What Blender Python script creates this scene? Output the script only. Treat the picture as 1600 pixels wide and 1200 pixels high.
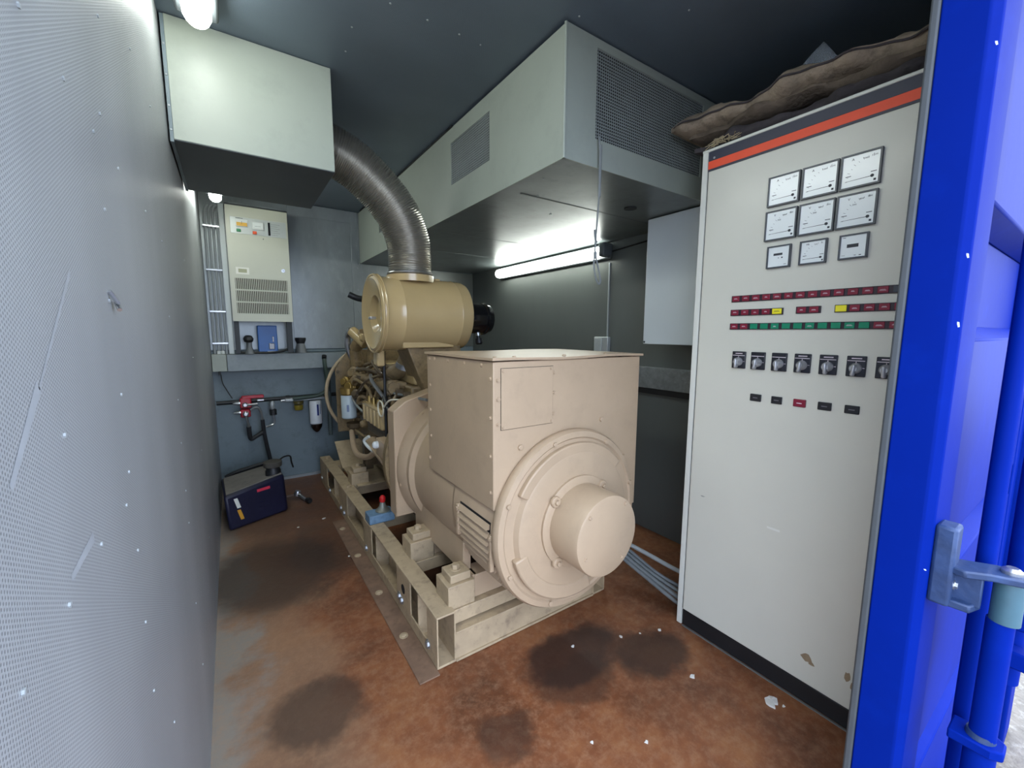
import bpy, bmesh, math, random
from mathutils import Vector, Matrix
random.seed(7)
for o in list(bpy.data.objects): bpy.data.objects.remove(o)
scene = bpy.context.scene
COL = scene.collection

# ------------------------------------------------------------------ camera
CAM = Vector((.1352, 0, 1.3106)); yaw, pitch, roll, FPX = .5956, -.1238, .0039, 646.55
fw = Vector((math.sin(yaw)*math.cos(pitch), math.cos(yaw)*math.cos(pitch), math.sin(pitch)))
rt = Vector((math.cos(yaw), -math.sin(yaw), 0)); up = rt.cross(fw)
r2 = rt*math.cos(roll)+up*math.sin(roll); u2 = -rt*math.sin(roll)+up*math.cos(roll)
cd = bpy.data.cameras.new('camera'); cam = bpy.data.objects.new('camera', cd); COL.objects.link(cam)
cd.sensor_fit = 'HORIZONTAL'; cd.sensor_width = 36; cd.lens = 36*FPX/1600; cd.clip_start = .02
m = Matrix.Identity(4)
for i, v in enumerate((r2, u2, -fw)):
    m[0][i], m[1][i], m[2][i] = v
m.translation = CAM; cam.matrix_world = m
scene.camera = cam

# ------------------------------------------------------------------ world, exposure
w = bpy.data.worlds.new('overcast_sky'); scene.world = w; w.use_nodes = True
wn = w.node_tree.nodes; wl = w.node_tree.links
bg = wn['Background']; bg.inputs[1].default_value = 7.2
tc = wn.new('ShaderNodeTexCoord'); ns = wn.new('ShaderNodeTexNoise'); ns.inputs['Scale'].default_value = 2.0; ns.inputs['Detail'].default_value = 4
cr = wn.new('ShaderNodeValToRGB'); cr.color_ramp.elements[0].color = (.56, .70, 1, 1); cr.color_ramp.elements[1].color = (.80, .88, 1, 1)
wl.new(tc.outputs['Generated'], ns.inputs['Vector']); wl.new(ns.outputs['Fac'], cr.inputs['Fac']); wl.new(cr.outputs['Color'], bg.inputs[0])
vs = scene.view_settings; vs.view_transform = 'Standard'; vs.look = 'None'; vs.gamma = 1; vs.use_curve_mapping = False; vs.exposure = 0.0
LAMP = 28.0          # emission strength of the fluorescent diffusers
LAMPC = (.95, 1.0, .92)

# ------------------------------------------------------------------ materials
def srgb(h):
    h = h.lstrip('#'); c = [int(h[i:i+2], 16)/255 for i in (0, 2, 4)]
    return tuple((x/12.92 if x <= .04045 else ((x+.055)/1.055)**2.4) for x in c)+(1,)
MATS = {}
def mat(name, hexc, rough=.5, metal=0, var=.10, scale=6, bump=0, bscale=60, dirt=None, dirtamt=.4, spec=.5, emis=0, alpha=1, coat=0, stretch=None):
    if name in MATS: return MATS[name]
    M = bpy.data.materials.new(name); M.use_nodes = True; N = M.node_tree.nodes; L = M.node_tree.links
    b = N['Principled BSDF']; c = srgb(hexc) if isinstance(hexc, str) else tuple(hexc)+(1,)
    t = N.new('ShaderNodeTexCoord')
    mp = N.new('ShaderNodeMapping'); L.new(t.outputs['Object'], mp.inputs['Vector'])
    if stretch: mp.inputs['Scale'].default_value = stretch
    n = N.new('ShaderNodeTexNoise'); n.inputs['Scale'].default_value = scale; n.inputs['Detail'].default_value = 6; n.inputs['Roughness'].default_value = .6
    L.new(mp.outputs['Vector'], n.inputs['Vector'])
    r = N.new('ShaderNodeValToRGB'); r.color_ramp.elements[0].position = .3; r.color_ramp.elements[1].position = .7
    r.color_ramp.elements[0].color = tuple(x*(1-var) for x in c[:3])+(1,); r.color_ramp.elements[1].color = tuple(min(1, x*(1+var)) for x in c[:3])+(1,)
    L.new(n.outputs['Fac'], r.inputs['Fac']); out = r.outputs['Color']
    if dirt:
        n2 = N.new('ShaderNodeTexNoise'); n2.inputs['Scale'].default_value = scale*2.3; n2.inputs['Detail'].default_value = 8; n2.inputs['Roughness'].default_value = .7
        L.new(mp.outputs['Vector'], n2.inputs['Vector'])
        r2_ = N.new('ShaderNodeValToRGB'); r2_.color_ramp.elements[0].position = .52; r2_.color_ramp.elements[1].position = .72
        r2_.color_ramp.elements[0].color = (0, 0, 0, 1); r2_.color_ramp.elements[1].color = (dirtamt,)*3+(1,)
        mx = N.new('ShaderNodeMix'); mx.data_type = 'RGBA'; mx.inputs['B'].default_value = srgb(dirt)
        L.new(n2.outputs['Fac'], r2_.inputs['Fac']); L.new(r2_.outputs['Color'], mx.inputs['Factor']); L.new(out, mx.inputs['A']); out = mx.outputs['Result']
    L.new(out, b.inputs['Base Color'])
    b.inputs['Roughness'].default_value = rough; b.inputs['Metallic'].default_value = metal; b.inputs['Specular IOR Level'].default_value = spec
    if coat: b.inputs['Coat Weight'].default_value = coat; b.inputs['Coat Roughness'].default_value = .15
    if emis: b.inputs['Emission Color'].default_value = c; b.inputs['Emission Strength'].default_value = emis
    if alpha < 1: b.inputs['Alpha'].default_value = alpha
    if bump:
        nb = N.new('ShaderNodeTexNoise'); nb.inputs['Scale'].default_value = bscale; nb.inputs['Detail'].default_value = 3
        L.new(mp.outputs['Vector'], nb.inputs['Vector'])
        bp = N.new('ShaderNodeBump'); bp.inputs['Strength'].default_value = bump; bp.inputs['Distance'].default_value = .01
        L.new(nb.outputs['Fac'], bp.inputs['Height']); L.new(bp.outputs['Normal'], b.inputs['Normal'])
    MATS[name] = M; return M
def mat_perforated(name, hexc, pitch, axes, amount, rough=.45, metal=.2):
    """staggered round perforations of a sheet-metal liner"""
    M = bpy.data.materials.new(name); M.use_nodes = True; N = M.node_tree.nodes; L = M.node_tree.links; b = N['Principled BSDF']
    t = N.new('ShaderNodeTexCoord'); s = N.new('ShaderNodeSeparateXYZ'); L.new(t.outputs['Object'], s.inputs[0])
    def mth(op, a, bb=None):
        n = N.new('ShaderNodeMath'); n.operation = op
        for i, x in enumerate((a, bb)):
            if x is None: continue
            if isinstance(x, (int, float)): n.inputs[i].default_value = x
            else: L.new(x, n.inputs[i])
        return n.outputs[0]
    u = mth('DIVIDE', s.outputs[axes[0]], pitch); v = mth('DIVIDE', s.outputs[axes[1]], pitch*.87)
    row = mth('FLOOR', v); u = mth('ADD', u, mth('MULTIPLY', mth('FLOORED_MODULO', row, 2.0), .5))
    du = mth('SUBTRACT', mth('FRACT', u), .5); dv = mth('SUBTRACT', mth('FRACT', v), .5)
    d = mth('SQRT', mth('ADD', mth('MULTIPLY', du, du), mth('MULTIPLY', dv, dv)))
    mr = N.new('ShaderNodeMapRange'); mr.inputs['From Min'].default_value = .24; mr.inputs['From Max'].default_value = .34; L.new(d, mr.inputs['Value'])
    c = srgb(hexc)
    n = N.new('ShaderNodeTexNoise'); n.inputs['Scale'].default_value = 2.2; n.inputs['Detail'].default_value = 5
    mp = N.new('ShaderNodeMapping'); mp.inputs['Scale'].default_value = (1, 1.5, .45); L.new(t.outputs['Object'], mp.inputs[0]); L.new(mp.outputs[0], n.inputs['Vector'])
    r = N.new('ShaderNodeValToRGB'); r.color_ramp.elements[0].position = .3; r.color_ramp.elements[1].position = .72
    r.color_ramp.elements[0].color = tuple(x*.86 for x in c[:3])+(1,); r.color_ramp.elements[1].color = tuple(x*1.1 for x in c[:3])+(1,)
    L.new(n.outputs['Fac'], r.inputs['Fac'])
    hole = N.new('ShaderNodeMix'); hole.data_type = 'RGBA'; hole.inputs['A'].default_value = tuple(x*(1-amount) for x in c[:3])+(1,)
    L.new(mr.outputs[0], hole.inputs['Factor']); L.new(r.outputs['Color'], hole.inputs['B']); L.new(hole.outputs['Result'], b.inputs['Base Color'])
    bp = N.new('ShaderNodeBump'); bp.inputs['Strength'].default_value = .35; bp.inputs['Distance'].default_value = .002
    L.new(mr.outputs[0], bp.inputs['Height']); L.new(bp.outputs['Normal'], b.inputs['Normal'])
    b.inputs['Roughness'].default_value = rough; b.inputs['Metallic'].default_value = metal
    return M
def mat_floor():
    M = bpy.data.materials.new('stained_floor'); M.use_nodes = True; N = M.node_tree.nodes; L = M.node_tree.links; b = N['Principled BSDF']
    t = N.new('ShaderNodeTexCoord')
    def noise(sc, det=6, ro=.6):
        n = N.new('ShaderNodeTexNoise'); n.inputs['Scale'].default_value = sc; n.inputs['Detail'].default_value = det; n.inputs['Roughness'].default_value = ro
        L.new(t.outputs['Object'], n.inputs['Vector']); return n
    n1 = noise(3.0, 8, .65); r = N.new('ShaderNodeValToRGB'); e = r.color_ramp.elements
    e[0].position = .30; e[0].color = srgb('#54301c'); e[1].position = .72; e[1].color = srgb('#9c6840')
    m_ = r.color_ramp.elements.new(.5); m_.color = srgb('#7a482a')
    L.new(n1.outputs['Fac'], r.inputs['Fac']); out = r.outputs['Color']
    sx = N.new('ShaderNodeSeparateXYZ'); L.new(t.outputs['Object'], sx.inputs[0])
    nq = noise(2.2, 6); ad_ = N.new('ShaderNodeMath'); ad_.operation = 'MULTIPLY_ADD'; ad_.inputs[1].default_value = .9; L.new(nq.outputs['Fac'], ad_.inputs[0]); L.new(sx.outputs['X'], ad_.inputs[2])
    for (f0, f1, amt, col) in ((.98, .62, .55, '#94795f'), (.62, .50, .85, '#8b857c')):     # trodden pale strip, grey dust along the wall
        mr = N.new('ShaderNodeMapRange'); mr.interpolation_type = 'SMOOTHSTEP'; mr.inputs['From Min'].default_value = f0; mr.inputs['From Max'].default_value = f1; mr.inputs['To Max'].default_value = amt; L.new(ad_.outputs[0], mr.inputs['Value'])
        mx = N.new('ShaderNodeMix'); mx.data_type = 'RGBA'; mx.inputs['B'].default_value = srgb(col); L.new(mr.outputs[0], mx.inputs['Factor']); L.new(out, mx.inputs['A']); out = mx.outputs['Result']
    n2 = noise(28, 8, .75); r2_ = N.new('ShaderNodeValToRGB'); r2_.color_ramp.elements[0].position = .45; r2_.color_ramp.elements[1].position = .75
    r2_.color_ramp.elements[1].color = (.5, .5, .5, 1)
    mx = N.new('ShaderNodeMix'); mx.data_type = 'RGBA'; mx.inputs['B'].default_value = srgb('#a88365')
    L.new(n2.outputs['Fac'], r2_.inputs['Fac']); L.new(r2_.outputs['Color'], mx.inputs['Factor']); L.new(out, mx.inputs['A']); out = mx.outputs['Result']
    nd = noise(5, 4)
    # spilled oil with outlines of its own: centre x, y, radius x, radius y, strength, colour
    for (cx, cy, rx, ry, st, col) in [(1.22, 1.15, .24, .14, .85, '#2a1a16'), (1.5, .98, .18, .13, .8, '#2c1d17'), (1.15, 1.03, .17, .1, .6, '#33221a'), (.30, 1.45, .17, .16, .7, '#33261f'),
                                 (.80, 1.02, .10, .09, .6, '#35241c'), (.25, 2.5, .34, .42, .8, '#33271f'), (.55, 2.6, .22, .4, .6, '#3a2c24'), (.45, 3.5, .6, .7, .6, '#4a3a30'), (1.2, 2.1, .6, .6, .7, '#2e1710')]:
        va = N.new('ShaderNodeVectorMath'); va.operation = 'ADD'; vsub = N.new('ShaderNodeVectorMath'); vsub.operation = 'SCALE'; vsub.inputs['Scale'].default_value = .22
        v0 = N.new('ShaderNodeVectorMath'); v0.operation = 'SUBTRACT'; v0.inputs[1].default_value = (.5, .5, .5)
        L.new(nd.outputs['Color'], v0.inputs[0]); L.new(v0.outputs[0], vsub.inputs[0]); L.new(t.outputs['Object'], va.inputs[0]); L.new(vsub.outputs[0], va.inputs[1])
        mp = N.new('ShaderNodeMapping'); mp.vector_type = 'TEXTURE'; mp.inputs['Location'].default_value = (cx, cy, 0); mp.inputs['Scale'].default_value = (rx, ry, 1)
        L.new(va.outputs[0], mp.inputs[0]); ln = N.new('ShaderNodeVectorMath'); ln.operation = 'LENGTH'; L.new(mp.outputs[0], ln.inputs[0])
        mr = N.new('ShaderNodeMapRange'); mr.interpolation_type = 'SMOOTHSTEP'; mr.inputs['From Min'].default_value = 1.15; mr.inputs['From Max'].default_value = .7
        mr.inputs['To Max'].default_value = st; L.new(ln.outputs['Value'], mr.inputs['Value'])
        mx = N.new('ShaderNodeMix'); mx.data_type = 'RGBA'; mx.inputs['B'].default_value = srgb(col)
        L.new(mr.outputs[0], mx.inputs['Factor']); L.new(out, mx.inputs['A']); out = mx.outputs['Result']
    L.new(out, b.inputs['Base Color'])
    rr = N.new('ShaderNodeMapRange'); rr.inputs['To Min'].default_value = .35; rr.inputs['To Max'].default_value = .7; L.new(n1.outputs['Fac'], rr.inputs['Value']); L.new(rr.outputs[0], b.inputs['Roughness'])
    bp = N.new('ShaderNodeBump'); bp.inputs['Strength'].default_value = .25; bp.inputs['Distance'].default_value = .01
    L.new(n2.outputs['Fac'], bp.inputs['Height']); L.new(bp.outputs['Normal'], b.inputs['Normal'])
    return M
def mat_emit(name, col, strength):
    M = bpy.data.materials.new(name); M.use_nodes = True; b = M.node_tree.nodes['Principled BSDF']
    b.inputs['Base Color'].default_value = (.9, .9, .9, 1); b.inputs['Emission Color'].default_value = col+(1,); b.inputs['Emission Strength'].default_value = strength
    return M
tan = mat('tan_paint', '#b19a7f', .40, 0, .05, 5, .04, 90, dirt='#8d7c69', dirtamt=.2, spec=.4)
tan_base = mat('tan_frame_paint', '#af9b7d', .6, 0, .12, 9, .1, 120, dirt='#6e5f50', dirtamt=.6)
tan_yellow = mat('ochre_tan_enamel', '#b39c70', .22, 0, .05, 4, .03, 40, coat=.4)
tan_engine = mat('tan_engine_paint', '#7f6c4d', .4, 0, .25, 18, .2, 80, dirt='#4a3d2c', dirtamt=.8)
tan_dark = mat('oily_engine_iron', '#5a4c38', .4, .1, .3, 22, .2, 90, dirt='#2d251b', dirtamt=.8)
gold = mat('yellowed_brass', '#8f7640', .3, .6, .2, 20)
grey_green = mat('grey_green_paint', '#959c92', .42, 0, .05, 2.5, .03, 30, dirt='#6d766f', dirtamt=.2)
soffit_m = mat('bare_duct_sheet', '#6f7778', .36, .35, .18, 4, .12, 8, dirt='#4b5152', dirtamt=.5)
galv = mat('galvanised_sheet', '#8b9193', .40, .55, .22, 3, .10, 9, dirt='#b4babb', dirtamt=.35, stretch=(1, 1, .45))
wall_low = mat('slate_wall_paint', '#66747b', .5, 0, .10, 3, .05, 20, dirt='#39444a', dirtamt=.5)
wall_grey = mat('dark_grey_wall_sheet', '#5d625f', .38, .15, .08, 2, .05, 12, stretch=(1, 1, .3))
black = mat('black_rubber', '#15171a', .5, 0, .2, 10)
black_gloss = mat('black_plastic', '#101114', .16, 0, .1, 8, coat=.4)
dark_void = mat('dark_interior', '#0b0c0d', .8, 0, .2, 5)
cab = mat('cream_grey_enamel', '#cbcabd', .38, 0, .03, 2, .015, 50, coat=.1)
cab_edge = mat('pale_edge_enamel', '#d2d3c9', .4, 0, .03, 4)
navy = mat('navy_band', '#25293d', .45, 0, .06, 12)
orange = mat('orange_red_band', '#e8502e', .5, 0, .06, 12)
white_panel = mat('white_grey_panel', '#c4cccd', .4, 0, .03, 3)
dial = mat('meter_dial', '#e2e8e6', .25, 0, .02, 8, coat=.25)
bezel = mat('meter_bezel', '#3b4048', .35, 0, .08, 30)
ink = mat('printed_ink', '#2b2e33', .6, 0, .1, 50)
whiteprint = mat('white_print', '#cfc3c8', .6, 0, .1, 50)
red_lens = mat('dark_red_lens', '#7d1d33', .3, 0, .15, 40)
green_lens = mat('green_lens', '#12805e', .3, 0, .1, 40)
yellow_lens = mat('yellow_lens', '#e6dc2a', .35, 0, .06, 40)
strip_m = mat('lamp_strip_black', '#2a1a26', .4, 0, .1, 30)
knob_m = mat('silver_knob', '#b5b6b8', .3, .5, .08, 40)
blue = mat('blue_container_paint', '#021c74', .55, 0, .06, 3, .03, 25, spec=.03, dirt='#04278c', dirtamt=.3)
blue_dark = mat('weathered_hinge_steel', '#22375c', .5, .15, .3, 20, .1, 80)
hinge_m = mat('zinc_hinge_barrel', '#34535f', .55, .1, .15, 20)
seal = mat('grey_rubber_seal', '#3c4043', .7, 0, .1, 20)
steel = mat('bright_steel', '#b9bcc0', .28, .9, .1, 20)
alu = mat('flexible_aluminium', '#aaa79f', .33, .85, .12, 8, .08, 60)
pipe_grey = mat('grey_conduit', '#a3a9ab', .35, .3, .08, 10)
white_pl = mat('white_plastic', '#d2d6d4', .4, 0, .05, 10)
charger_m = mat('charger_enamel', '#b8baab', .4, 0, .03, 3)
charger_p = mat('charger_silver_panel', '#b9bfbd', .35, .2, .04, 6)
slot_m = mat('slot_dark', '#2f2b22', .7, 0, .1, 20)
yellow_m = mat('yellow_plastic', '#d7a63a', .4, 0, .05, 20)
red_m = mat('red_paint', '#a3162a', .35, 0, .12, 20)
orange_b = mat('orange_button', '#e2572a', .4, 0, .05, 20)
green_b = mat('green_button', '#1d7a4c', .4, 0, .05, 20)
blue_box = mat('blue_plastic', '#16559c', .4, 0, .1, 8)
filter_w = mat('white_filter_can', '#c8ccd2', .3, 0, .04, 10)
filter_b = mat('pale_blue_filter_can', '#aebbc0', .35, 0, .06, 10)
navy_tank = mat('navy_plastic', '#12142e', .45, 0, .2, 8, .05, 60, dirt='#2a2a38', dirtamt=.4)
dusty = mat('dusty_top', '#75706a', .8, 0, .15, 10, dirt='#55514c', dirtamt=.6)
light_blue = mat('chalky_blue_paint', '#6c8ba5', .55, 0, .15, 14, dirt='#3f5568', dirtamt=.6)
sticker_w = mat('white_sticker', '#d8d8cf', .5, 0, .03, 30)
sticker_r = mat('red_sticker', '#c8334a', .5, 0, .04, 30)
sticker_y = mat('amber_sticker', '#c8912a', .5, 0, .05, 30)
quilt = mat('dusty_quilt', '#887a69', .9, 0, .3, 9, .6, 50, dirt='#3d332b', dirtamt=.7)
quilt_d = mat('shaded_quilt_and_seam', '#3f3a3c', .95, 0, .25, 9, .4, 60)  # quilt colour darkened for shade in the lowest fold; also the seam
straw = mat('frayed_fibre', '#b8a888', .9, 0, .2, 30)
film = mat('cloudy_film', '#9aa3ad', .4, 0, .1, 10, alpha=.4)
paper = mat('torn_paper', '#d8d6cf', .8, 0, .08, 20)
ground_m = mat('gravel_ground', '#6f675c', .9, 0, .3, 10, .6, 40, dirt='#a29c90', dirtamt=.7)
kerb_m = mat('pale_concrete', '#98938c', .85, 0, .12, 10, .2, 50)
cable_grey = mat('grey_cable_sheath', '#6d7273', .55, 0, .1, 20)
ivory = mat('ivory_cable', '#cdc8b4', .5, 0, .05, 20)
stain_m = mat('brown_smear', '#8d7a60', .8, 0, .2, 20)
tube_glow = mat_emit('glowing_tube_diffuser', LAMPC, LAMP)
wall_l = mat_perforated('perforated_grey_liner', '#a2a6a9', .0042, (2, 1), .42)
ceil_m = mat_perforated('perforated_ceiling_liner', '#6a7784', .0042, (0, 1), .3, .4)
floor_m = mat_floor()

# ------------------------------------------------------------------ mesh builder
class MB:
    def __init__(s): s.v = []; s.f = []
    def add(s, vs, fs):
        k = len(s.v); s.v += [Vector(v) for v in vs]; s.f += [tuple(i+k for i in f) for f in fs]; return s
    def box(s, x0, x1, y0, y1, z0, z1):
        return s.add([(x, y, z) for z in (z0, z1) for y in (y0, y1) for x in (x0, x1)], [(0, 2, 3, 1), (4, 5, 7, 6), (0, 1, 5, 4), (2, 6, 7, 3), (0, 4, 6, 2), (1, 3, 7, 5)])
    def hexa(s, lo, hi):      # two quads (same winding, counter-clockwise seen from above)
        return s.add(list(lo)+list(hi), [(3, 2, 1, 0), (4, 5, 6, 7)]+[(i, (i+1) % 4, (i+1) % 4+4, i+4) for i in range(4)])
    def obox(s, c, size, M):
        h = Vector(size)/2; c = Vector(c)
        vs = [c+M@Vector((a*h.x, b*h.y, d*h.z)) for d in (-1, 1) for b in (-1, 1) for a in (-1, 1)]
        return s.add(vs, [(0, 2, 3, 1), (4, 5, 7, 6), (0, 1, 5, 4), (2, 6, 7, 3), (0, 4, 6, 2), (1, 3, 7, 5)])
    def lathe(s, prof, o, ax, n=32, cap=True):
        o = Vector(o); ax = Vector(ax).normalized(); t = Vector((0, 0, 1)) if abs(ax.z) < .9 else Vector((1, 0, 0))
        e1 = ax.cross(t).normalized(); e2 = ax.cross(e1); vs = []; fs = []
        for (r, h) in prof:
            for i in range(n):
                a = 2*math.pi*i/n; vs.append(o+ax*h+(e1*math.cos(a)+e2*math.sin(a))*r)
        for j in range(len(prof)-1):
            for i in range(n):
                k = (i+1) % n; fs.append((j*n+i, j*n+k, (j+1)*n+k, (j+1)*n+i))
        if cap:
            fs.append(tuple(range(n-1, -1, -1))); fs.append(tuple((len(prof)-1)*n+i for i in range(n)))
        return s.add(vs, fs)
    def cyl(s, p0, p1, r0, r1=None, n=16, cap=True):
        p0 = Vector(p0); p1 = Vector(p1); d = p1-p0
        return s.lathe([(r0, 0), (r0 if r1 is None else r1, d.length)], p0, d, n, cap)
    def tube(s, pts, r, n=8, smooth=0):
        pts = [Vector(p) for p in pts]
        if smooth: pts = spline(pts, smooth)
        rs = r if isinstance(r, (list, tuple)) else [r]*len(pts)
        if len(rs) != len(pts): rs = [rs[min(len(rs)-1, int(i*len(rs)/len(pts)))] for i in range(len(pts))]
        vs = []; fs = []; T = (pts[1]-pts[0]).normalized(); e1 = T.cross(Vector((0, 0, 1)) if abs(T.z) < .9 else Vector((1, 0, 0))).normalized()
        for j, p in enumerate(pts):
            T = (pts[min(j+1, len(pts)-1)]-pts[max(j-1, 0)]).normalized(); e1 = (e1-T*e1.dot(T)).normalized(); e2 = T.cross(e1)
            for i in range(n):
                a = 2*math.pi*i/n; vs.append(p+(e1*math.cos(a)+e2*math.sin(a))*rs[j])
        for j in range(len(pts)-1):
            for i in range(n):
                k = (i+1) % n; fs.append((j*n+i, j*n+k, (j+1)*n+k, (j+1)*n+i))
        fs.append(tuple(range(n-1, -1, -1))); fs.append(tuple((len(pts)-1)*n+i for i in range(n)))
        return s.add(vs, fs)
    def prism(s, poly, axis, a, b):   # poly: 2-D points in the two other axes (cyclic order y,z / x,z / x,y)
        def P(p, t): return {'X': (t, p[0], p[1]), 'Y': (p[0], t, p[1]), 'Z': (p[0], p[1], t)}[axis]
        n = len(poly); vs = [P(p, a) for p in poly]+[P(p, b) for p in poly]
        return s.add(vs, [tuple(range(n-1, -1, -1)), tuple(range(n, 2*n))]+[(i, (i+1) % n, (i+1) % n+n, i+n) for i in range(n)])
    def frame(s, axis, at0, at1, outer, holes):   # plate normal to axis between at0/at1 with rectangular holes, as touching strips
        us = sorted({outer[0], outer[1]}|{h[0] for h in holes}|{h[1] for h in holes}); vs_ = sorted({outer[2], outer[3]}|{h[2] for h in holes}|{h[3] for h in holes})
        for i in range(len(us)-1):
            for j in range(len(vs_)-1):
                cu = (us[i]+us[i+1])/2; cv = (vs_[j]+vs_[j+1])/2
                if any(h[0] < cu < h[1] and h[2] < cv < h[3] for h in holes): continue
                a = (us[i], us[i+1], vs_[j], vs_[j+1])
                if axis == 'X': s.box(at0, at1, *a)
                elif axis == 'Y': s.box(a[0], a[1], at0, at1, a[2], a[3])
                else: s.box(*a, at0, at1)
        return s
    def build(s, name, material, parent=None, bevel=0, smooth=35, segs=2, weld=False, sub=0):
        off = Vector((0, 0, 0)); p = parent
        while p is not None: off += p.location; p = p.parent
        me = bpy.data.meshes.new(name); me.from_pydata([v-off for v in s.v], [], s.f)
        bm = bmesh.new(); bm.from_mesh(me)
        if weld: bmesh.ops.remove_doubles(bm, verts=bm.verts, dist=1e-5)
        bmesh.ops.recalc_face_normals(bm, faces=bm.faces); bm.to_mesh(me); bm.free()
        if smooth:
            for q in me.polygons: q.use_smooth = True
            me.set_sharp_from_angle(angle=math.radians(smooth))
        me.materials.append(material)
        o = bpy.data.objects.new(name, me); COL.objects.link(o); o.parent = parent
        if bevel:
            b = o.modifiers.new('bevel', 'BEVEL'); b.width = bevel; b.segments = segs; b.limit_method = 'ANGLE'; b.angle_limit = math.radians(40)
        if sub:
            b = o.modifiers.new('subdivision', 'SUBSURF'); b.levels = sub; b.render_levels = sub
        return o
def spline(pts, k):
    out = []; n = len(pts)
    for i in range(n-1):
        p0 = pts[max(i-1, 0)]; p1 = pts[i]; p2 = pts[i+1]; p3 = pts[min(i+2, n-1)]
        for j in range(k):
            t = j/k; out.append(.5*((2*p1)+(p2-p0)*t+(2*p0-5*p1+4*p2-p3)*t*t+(3*p1-p0-3*p2+p3)*t**3))
    out.append(pts[-1]); return out
def tag(o, label, cat, group=None, kind=None):
    o['label'] = label; o['category'] = cat
    if group: o['group'] = group
    if kind: o['kind'] = kind
    return o
def thing(name, loc, label, cat, group=None):
    o = bpy.data.objects.new(name, None); COL.objects.link(o); o.location = loc; o.empty_display_size = .1
    return tag(o, label, cat, group)
def struct(o, label=None):
    o['kind'] = 'structure'
    if label: o['label'] = label
    return o
def world_of(o):
    off = Vector((0, 0, 0))
    while o is not None: off += o.location; o = o.parent
    return off
BOLTS = {}
def bolt(parent, pos, axis, r, material, name='bolt', h=None, washer=True):
    key = (round(r, 4), tuple(round(a, 2) for a in axis), material.name, h, washer)
    if key not in BOLTS:
        b = MB(); h_ = h or r*.8
        if washer: b.lathe([(r*1.45, -.001), (r*1.45, r*.22)], (0, 0, 0), axis, 12)
        b.lathe([(r, 0), (r, h_*.85), (r*.8, h_)], (0, 0, 0), axis, 6)
        o = b.build(name, material, None, 0, 30); BOLTS[key] = o.data
    else:
        o = bpy.data.objects.new(name, BOLTS[key]); COL.objects.link(o)
    o.parent = parent; o.location = Vector(pos)-world_of(parent)
    return o
def text_part(txt, size, origin, right, upv, material, parent, name='lettering', align='CENTER'):
    c = bpy.data.curves.new(name, 'FONT'); c.body = txt; c.size = size; c.align_x = align; c.align_y = 'CENTER'; c.extrude = .0002; c.resolution_u = 1
    tmp = bpy.data.objects.new('tmp', c); COL.objects.link(tmp); dg = bpy.context.evaluated_depsgraph_get(); dg.update()
    me = bpy.data.meshes.new_from_object(tmp.evaluated_get(dg)); bpy.data.objects.remove(tmp)
    R = Vector(right).normalized(); U = Vector(upv).normalized(); Nn = R.cross(U); M = Matrix((R, U, Nn)).transposed().to_4x4()
    me.transform(M); me.name = name; me.materials.clear(); me.materials.append(material)
    o = bpy.data.objects.new(name, me); COL.objects.link(o); o.parent = parent; o.location = Vector(origin)-world_of(parent)
    return o
IDX = {}
def dup(o, parent, loc):
    c = o.copy(); COL.objects.link(c); c.parent = parent; c.location = Vector(loc)-world_of(parent); return c

W, YB, H = 2.3806, 4.0926, 2.40
Y0 = .16
# ------------------------------------------------------------------ the setting
struct(MB().box(-.06, W+.06, .165, YB+.06, -.12, 0).build('floor', floor_m), 'rust brown floor with dark oil stains')
struct(MB().box(-.06, W+.06, Y0, YB+.06, H, H+.06).build('ceiling', ceil_m), 'dark grey perforated metal ceiling')
wl_ = struct(MB().box(-.06, 0, Y0, YB+.06, 0, H).build('wall_left', wall_l), 'grey perforated metal side wall')
wr_ = struct(MB().box(W, W+.06, Y0, YB+.06, 0, H).build('wall_right', wall_grey), 'dark grey metal side wall')
wb_ = struct(MB().box(-.06, W+.06, YB, YB+.06, 0, H).build('wall_back', wall_low), 'slate painted end wall with galvanised sheets above')
struct(MB().box(-.06, W+.18, .02, Y0, 2.30, 2.48).build('trim_2', blue, None, .01), 'unseen blue header beam added over the doorway to cut high daylight')  # out of view, added to hold back daylight from above the doorway
# galvanised sheets of the end wall above the ledge
for (x0, x1, z0, z1, d) in [(0, .62, 1.16, 2.395, .004), (.60, 1.13, 1.16, 2.31, .008), (.60, 1.13, 2.29, 2.395, .012), (1.11, 1.20, 1.16, 2.395, .014), (1.18, 1.75, 1.16, 1.94, .006), (1.73, W, 1.16, 1.94, .003)]:
    MB().box(x0, x1, YB-d-.003, YB-.0005, z0, z1).build('sheet', galv if x0 < 1.7 else wall_grey, wb_, .002)
for z in (1.3, 1.5, 1.7, 1.9, 2.1, 2.25):
    bolt(wb_, (1.155, YB-.018, z), (0, -1, 0), .006, galv, 'rivet')
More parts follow.
